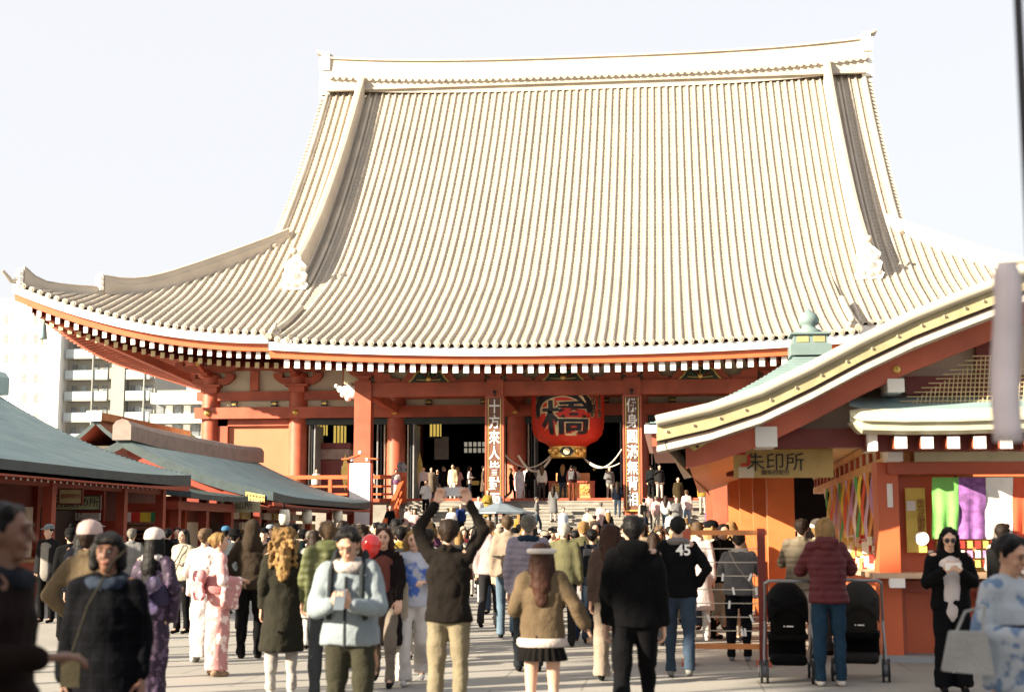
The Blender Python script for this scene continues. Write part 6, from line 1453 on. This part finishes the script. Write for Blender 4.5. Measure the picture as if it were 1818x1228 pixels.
person(1778, 17.6, 1.66, 150, 'man in white shirt with backpack at the right side of the stall', (.62,.58,.55), 'shirt', legs=(.4,.35,.3), hair='brown', arms=('counter','bent'), bag='backpack', bagc=(.03,.03,.03))
# ---------------------------------------------------------------- strollers
def stroller(px, Y, rz, label, canopy, seatc):
    e = empty('stroller', (xat(px,1100,Y), Y, 0), R(rz), label, 'stroller', 'black strollers at the amulet stall')
    fr = mat('stroller_frame', (.22,.22,.23), .35, metal=.6); tyre = mat('tyre_black', (.015,.015,.015), .7); c = cloth(canopy); sc_ = cloth(seatc)
    for s in (-1,1):
        b = MB(); b.tube([(s*.24,.30,1.02),(s*.24,.22,.80),(s*.25,-.02,.40),(s*.24,-.30,.12)], .013, fr, 8); b.build('frame_tube', e)
        b = MB(); b.tube([(s*.24,.12,.62),(s*.26,.25,.30),(s*.26,.30,.12)], .013, fr, 8); b.build('rear_leg', e)
        for (y, nm) in ((.30,'rear_wheel'),(-.32,'front_wheel')):
            r_ = .12 if y > 0 else .085
            b = MB(); 
            for q in (-.03,.03): b.tube([(s*.26+q-.012,y,r_),(s*.26+q+.012,y,r_)], r_, tyre, 20, smooth=False); 
            w_ = b.build(nm, e)
            b = MB(); b.tube([(s*.26-.046,y,r_),(s*.26+.046,y,r_)], r_*.5, mat('hub_grey', (.25,.25,.27), .4), 12, smooth=False); b.build('hub', w_)
    b = MB(); b.tube([(-.24,.30,1.02),(-.2,.34,1.05),(.2,.34,1.05),(.24,.30,1.02)], .018, fr, 8); b.build('handle_bar', e)
    b = MB(); n = 12; vs = []                      # back rest and canopy shell
    for j in range(9):
        t = j/8; y = .20 - .40*t*t; z = .78 + .26*math.sin(t*math.pi*.5)
        for i in range(n+1):
            a = i/n*2-1; vs.append((a*.205, y*1.0, z - .02 - .16*abs(a)**2.4))
    b.add(vs, [(j*(n+1)+i, j*(n+1)+i+1, (j+1)*(n+1)+i+1, (j+1)*(n+1)+i) for j in range(8) for i in range(n)], c, True)
    o = b.build('canopy', e); so = o.modifiers.new('s', 'SOLIDIFY'); so.thickness = .012
    b = MB(); b.obox((0,.13,.66), (.37,0,0), (0,.05,-.01), (0,.12,.38), c); bev(b.build('back_rest', e), .06, 3)
    b = MB(); b.obox((0,-.08,.46), (.42,0,0), (0,.34,.0), (0,0,.07), sc_); b.obox((0,-.26,.34), (.40,0,0), (0,.05,0), (0,-.05,.24), sc_); bev(b.build('seat', e), .025, 2)
    b = MB(); b.obox((0,.02,.22), (.38,0,0), (0,.38,0), (0,0,.10), c); bev(b.build('shopping_basket', e), .04, 2)
    b = MB(); b.box(-.05,-.035,.175,.18,.60,.612,WHT); b.box(-.02,.05,.175,.18,.60,.612,WHT); 
    o = b.build('small_white_mark', e, (0,.035,-.03)); o.rotation_euler = (0,0,math.pi) ; o.location = (0,.18*0+.2+.175,0) if False else (0,.37,-.03)
    return e
stroller(1398, 15.6, 178, 'black stroller with empty seat left of the maroon jacket woman', (.012,.012,.014), (.02,.02,.022))
stroller(1526, 15.9, 172, 'stroller with grey brown canopy right of the maroon jacket woman', (.06,.055,.05), (.012,.012,.014))
# ---------------------------------------------------------------- people by the stalls on the left
ST = [
 (88, 24, 1.68, -10, 'person in grey cap and dark coat with pale scarf at far left', dict(top=(.03,.03,.035), hat='cap', hatc=(.3,.33,.36), legs=BLK_, shirt=(.35,.33,.3))),
 (128, 20, 1.60, 200, 'person in black coat with white pompom hat at the left stall', dict(top=BLK_, garment='coat', hat='pom', hatc=(.02,.02,.02), legs=BLK_)),
 (150, 17, 1.62, 185, 'dark haired person in navy coat behind the plaid coat', dict(top=NAVY, garment='coat', hstyle='long')),
 (172, 26, 1.74, 150, 'person in white cap and pale blue jacket near the shutter', dict(top=(.35,.45,.55), hat='cap', hatc=(.7,.72,.75), legs=(.05,.06,.1))),
 (236, 24, 1.62, 185, 'grey haired person in grey jacket by the coloured curtain', dict(top=(.3,.3,.3), hair='grey', legs=BLK_)),
 (300, 27, 1.63, 180, 'person in black jacket at the dark green canopy booth', dict(top=BLK_, legs=BLK_)),
 (316, 31, 1.66, 20, 'person in charcoal coat facing out of the booth', dict(top=(.05,.05,.05), garment='coat')),
 (403, 27, 1.66, 170, 'person in bright blue cap before the charm shelves', dict(top=(.12,.14,.17), hat='cap', hatc=(.08,.25,.45), legs=BLK_)),
 (418, 22, 1.60, 185, 'person in black hat and grey blue coat under the sign', dict(top=(.10,.12,.14), garment='coat', hat='bucket', hatc=BLK_)),
 (470, 25, 1.62, 8, 'person in black cap and dark jacket with red lining', dict(top=(.03,.025,.04), hat='cap', hatc=BLK_, shirt=(.4,.04,.03))),
 (480, 29, 1.70, -15, 'person in light grey cap and navy jacket facing the camera', dict(top=NAVY, hat='cap', hatc=(.35,.4,.47))),
 (520, 21, 1.66, 180, 'person in black knit hat and dark teal coat', dict(top=(.02,.05,.055), hat='knit', hatc=BLK_, garment='coat')),
 (540, 28, 1.60, 175, 'person in black bucket hat near the paper lamps', dict(top=(.02,.02,.02), hat='bucket', hatc=(.015,.015,.02))),
 (552, 24, 1.58, 185, 'person in pale grey sweater next to the olive puffer', dict(top=(.5,.47,.45), hair='grey')),
 (606, 22, 1.62, 10, 'dark haired person in deep green coat behind the fleece jacket', dict(top=(.02,.06,.05), garment='coat')),
 (640, 19, 1.66, 183, 'curly haired person in pale mauve jacket left of the red balloon', dict(top=(.55,.46,.46), hair='brown', hstyle='curly')),
 (462, 34, 1.64, 200, 'person in brown wool coat at the middle of the far stall', dict(top=(.14,.09,.06), garment='coat')),
 (560, 38, 1.62, 190, 'person in beige parka at the end of the far stall', dict(top=(.45,.36,.25), garment='puffer')),
 (600, 42, 1.66, 180, 'person in white parka near the tall white signboard', dict(top=WH, garment='puffer')),
 (560, 19, 1.58, 180, 'person in white trousers and cream coat behind the curly haired woman', dict(top=(.7,.66,.6), legs=WH, garment='coat', hair='brown', hstyle='long')),
]
for px, Y, h, fc, lb, kw in ST:
    kw.setdefault('legs', BLK_); person(px, Y, h, fc, lb, group='people by the left stalls', **kw)
# ---------------------------------------------------------------- people on the steps and the podium
def stz(Y): return FL*min(18, max(0, math.ceil((Y-60.0)/6.3*18+.001)))/18 if Y < 66.3 else FL
def fl(Y): return FL+.002 if Y >= 66.3 else stz(Y)
UP = [
 (703, 65.6, 1.66, 10, 'woman in pale patterned kimono at the top left of the steps', dict(top=(.70,.58,.55), garment='kimono', lower='kimono', hair='tan', hstyle='bun', obi=(.3,.15,.3))),
 (640, 67.4, 1.62, 10, 'person in orange robe behind the balustrade', dict(top=(.6,.2,.05), garment='kimono', lower='kimono')),
 (562, 67.2, 1.60, 20, 'person in white top behind the roof edge left', dict(top=WH)),
 (659, 67.6, 1.62, 170, 'person in white shirt by the folded doors', dict(top=WH, garment='shirt')),
 (752, 66.9, 1.66, 0, 'person in white top and dark skirt first from the left in the doorway', dict(top=(.72,.62,.58), garment='kimono', legs=BLK_)),
 (766, 68.0, 1.68, 10, 'person in tan coat second in the doorway group', dict(top=(.3,.24,.18), garment='coat')),
 (777, 69.0, 1.62, -20, 'person in black coat third in the doorway group', dict(top=(.02,.02,.025))),
 (789, 68.0, 1.68, 5, 'person in beige jacket and black trousers in the doorway group', dict(top=(.5,.42,.25))),
 (804, 66.8, 1.76, -10, 'person in pale yellow jacket and white trousers at the doorway', dict(top=(.70,.62,.40), legs=(.66,.64,.56))),
 (818, 62.2, 1.66, 0, 'person in royal blue jacket walking down the steps', dict(top=(.02,.05,.22), hair='grey')),
 (850, 62.8, 1.66, 10, 'person in white shirt on the upper steps behind the pavilion roof', dict(top=WH, garment='shirt')),
 (859, 66.6, 1.68, 90, 'person in brown robe half behind the left porch pillar', dict(top=(.2,.14,.1), garment='coat')),
 (922, 66.4, 1.62, 180, 'person in white wedding dress like robe beside the lantern ropes', dict(top=(.80,.74,.76), garment='kimono', lower='kimono')),
 (936, 66.8, 1.70, 185, 'person in white top and grey trousers beside the white robe', dict(top=(.72,.66,.68), garment='shirt', legs=(.08,.08,.08))),
 (962, 66.0, 1.68, 185, 'woman with ginger hair and white bag left of the offering box', dict(top=(.70,.64,.55), hair='tan', hstyle='long', legs=(.10,.08,.07))),
 (1015, 66.2, 1.66, 180, 'worshipper with grey backpack standing right at the offering box', dict(top=(.12,.03,.025), legs=(.30,.08,.04), bag='backpack', bagc=(.22,.22,.23), hair='black')),
 (1143, 62.6, 1.70, 175, 'person with black backpack climbing the steps right of the pillar', dict(top=(.6,.5,.42), bag='backpack', bagc=BLK_, legs=(.35,.4,.45))),
 (1152, 63.2, 1.62, 180, 'person in pink top next to the black backpack', dict(top=(.7,.45,.45))),
 (1156, 67.2, 1.72, 175, 'person in dark suit at the right doorway', dict(top=(.03,.035,.04))),
 (1171, 67.0, 1.70, 10, 'person in cream trousers at the right doorway', dict(top=(.05,.05,.05), legs=(.7,.6,.5))),
 (1204, 64.6, 1.70, 10, 'person in black and gold jacket near the stall roof tip', dict(top=(.10,.07,.03), garment='coat')),
 (1219, 63.2, 1.74, 175, 'person in pink jacket and light jeans near the stall roof tip', dict(top=(.72,.52,.50), legs=(.3,.4,.5), hair='tan')),
 (1080, 61.6, 1.66, 180, 'person with long white hat and black cape on the lower steps', dict(top=BLK_, garment='coat', hat='knit', hatc=WH, hair='blonde', hstyle='long')),
 (1056, 61.2, 1.62, 180, 'person in brown coat beside the black cape on the steps', dict(top=(.14,.09,.06), garment='coat')),
 (760, 61.4, 1.62, 175, 'person in cream coat on the lower left steps', dict(top=(.66,.58,.5), garment='coat')),
 (715, 61.0, 1.64, 185, 'person in black coat on the lower left steps by the railing', dict(top=BLK_, garment='coat')),
 (1000, 61.8, 1.64, 10, 'person in pale blue shirt coming down the middle steps', dict(top=(.5,.56,.66), garment='shirt')),
 (1190, 61.5, 1.64, 180, 'person in white jacket on the lower right steps', dict(top=WH)),
 (1262, 62.4, 1.66, 175, 'person in magenta jacket on the right steps', dict(top=(.40,.12,.36))),
]
for px, Y, h, fc, lb, kw in UP:
    kw.setdefault('legs', (.03,.03,.035)); z = fl(Y); person(px, Y, h, fc, lb, z0=z, cy=945-(z)*36, group='people on the temple steps', **kw)
rs = random.Random(77); pl = {0:'left part',1:'middle left',2:'middle',3:'middle right',4:'right part'}
opts = [(a_, g_, h_) for a_ in (('white',(.74,.70,.68)),('cream',(.66,.58,.46)),('black',(.015,.015,.018)),('pink',(.72,.46,.44)),('grey',(.25,.25,.25)),('mustard',(.48,.32,.06)),('navy',(.015,.022,.05))) for g_ in ('jacket','coat','hoodie') for h_ in (('black','short','short black hair'),('brown','long','long brown hair'),('blonde','long','blonde hair'),('grey','short','grey hair'))]
rs.shuffle(opts)
for i in range(30):
    px = 690 + 600*(i+.5)/30 + rs.uniform(-8,8); Y = rs.choice((rs.uniform(60.3,65.5), rs.uniform(60.3,63), rs.uniform(66.5,68)))
    (cn, c), g_, (hc, hst, hn) = opts[i]; fc = rs.choice((0,180,180,170,10,90)); z = fl(Y)
    lb = '%s %s with %s on the %s of the temple steps' % (cn, {'jacket':'jacket','coat':'long coat','hoodie':'hooded top'}[g_], hn, pl[int((px-690)/120.01)])
    person(px, Y, rs.uniform(1.55,1.76), fc, lb, c, g_, hair=hc, hstyle=hst, legs=rs.choice((BLK_,(.08,.12,.18),(.5,.45,.4))), z0=z, cy=945-z*36, group='people on the temple steps', arms=('down','bent'), pose=rs.choice(('stand','walk')))
# ---------------------------------------------------------------- the crowd between the stalls and the steps
rng = random.Random(21)
COLS = [('white',(.74,.70,.68)),('cream',(.66,.58,.46)),('pink',(.72,.46,.44)),('black',(.015,.015,.018)),('navy',(.015,.022,.05)),('grey',(.22,.22,.22)),('beige',(.46,.36,.25)),('rust',(.30,.10,.04)),('olive',(.14,.14,.06)),('sky blue',(.30,.42,.55)),('brown',(.13,.08,.05)),('mustard',(.48,.32,.06)),('plum',(.12,.04,.10)),('red',(.24,.035,.03))]
GAR = ['jacket','coat','puffer','hoodie']; GN = {'jacket':'jacket','coat':'long coat','puffer':'padded jacket','hoodie':'hooded top'}
HS = [('black','short','short black hair'),('brown','long','long brown hair'),('grey','short','grey hair'),('tan','short','light brown hair'),('black','long','long black hair'),('blonde','long','blonde hair'),('black','bun','black hair in a bun')]
used_l = set()
def place(px):
    for a, t in ((700,'right of the pale fleece'),(760,'left of the raised arms'),(850,'right of the raised arms'),(900,'before the incense pavilion'),(960,'by the incense pavilion'),(1050,'before the offering box'),(1120,'near the right porch pillar'),(1200,'left of the numbered jacket'),(1400,'behind the orange rack')):
        if px < a: return t
CR = []
for px0, px1, n, Y0, Y1 in ((655,770,9,17,24),(840,1000,6,22,34),(1000,1110,7,20,30),(1130,1300,9,20,34),(640,760,6,22,34),(760,850,8,22,40),(850,990,10,30,56),(990,1120,10,30,56),(650,760,8,36,56),(1120,1300,10,34,57),(860,930,3,24,32),(1000,1060,4,24,30),(1130,1240,7,19,30),(1240,1300,5,21,28),(600,680,5,24,40),(650,760,15,20,46),(760,860,8,30,52),(900,1000,9,26,50),(990,1100,11,25,52),(1100,1230,12,24,54),(1235,1300,12,22,50),(820,900,6,36,58)):
    for i in range(n): CR.append((px0 + (px1-px0)*(i+.5)/n + rng.uniform(-7,7), rng.uniform(Y0, Y1)))
for i, (px, Y) in enumerate(CR):
    for _ in range(300):
        cn, c = COLS[rng.choice((0,0,0,1,1,2,3,3,4,5,6,6,7,8,9,10,11,12,13))]; g_ = rng.choice(GAR); hc, hst, hn = rng.choice(HS); fc = rng.choice((180,180,180,175,190,0,15,-20,90,-90)); hatk = rng.choice((None,None,None,None,('cap','a cap'),('knit','a knit hat')))
        hb, hbc = rng.choice((('white',WH),('black',BLK_),('beige',(.5,.4,.3))))
        way = 'from behind' if 90 < fc < 270 else ('facing us' if abs(fc) < 90 else 'sideways')
        lb = '%s %s, %s, %s, %s' % (cn, GN[g_], ((hb + ' ' + hatk[1][2:]) if hatk else hn), way, place(px))
        if lb not in used_l: break
    used_l.add(lb)
    person(px, Y, rng.uniform(1.54, 1.76), fc + rng.uniform(-8,8), lb, c, g_, legs=rng.choice((BLK_,(.03,.03,.04),(.08,.12,.18),(.4,.35,.28),(.6,.57,.52))), hair=hc, hstyle=hst, hat=hatk[0] if hatk else None, hatc=hbc, pose=rng.choice(('stand','walk','walk2')), arms=(rng.choice(('down','bent','pocket','swingf')), rng.choice(('down','bent','swingb','phonehi'))), skin=rng.choice((0,0,1)), group='crowd walking before the temple', bag=rng.choice((None,None,None,'backpack')))
flush()
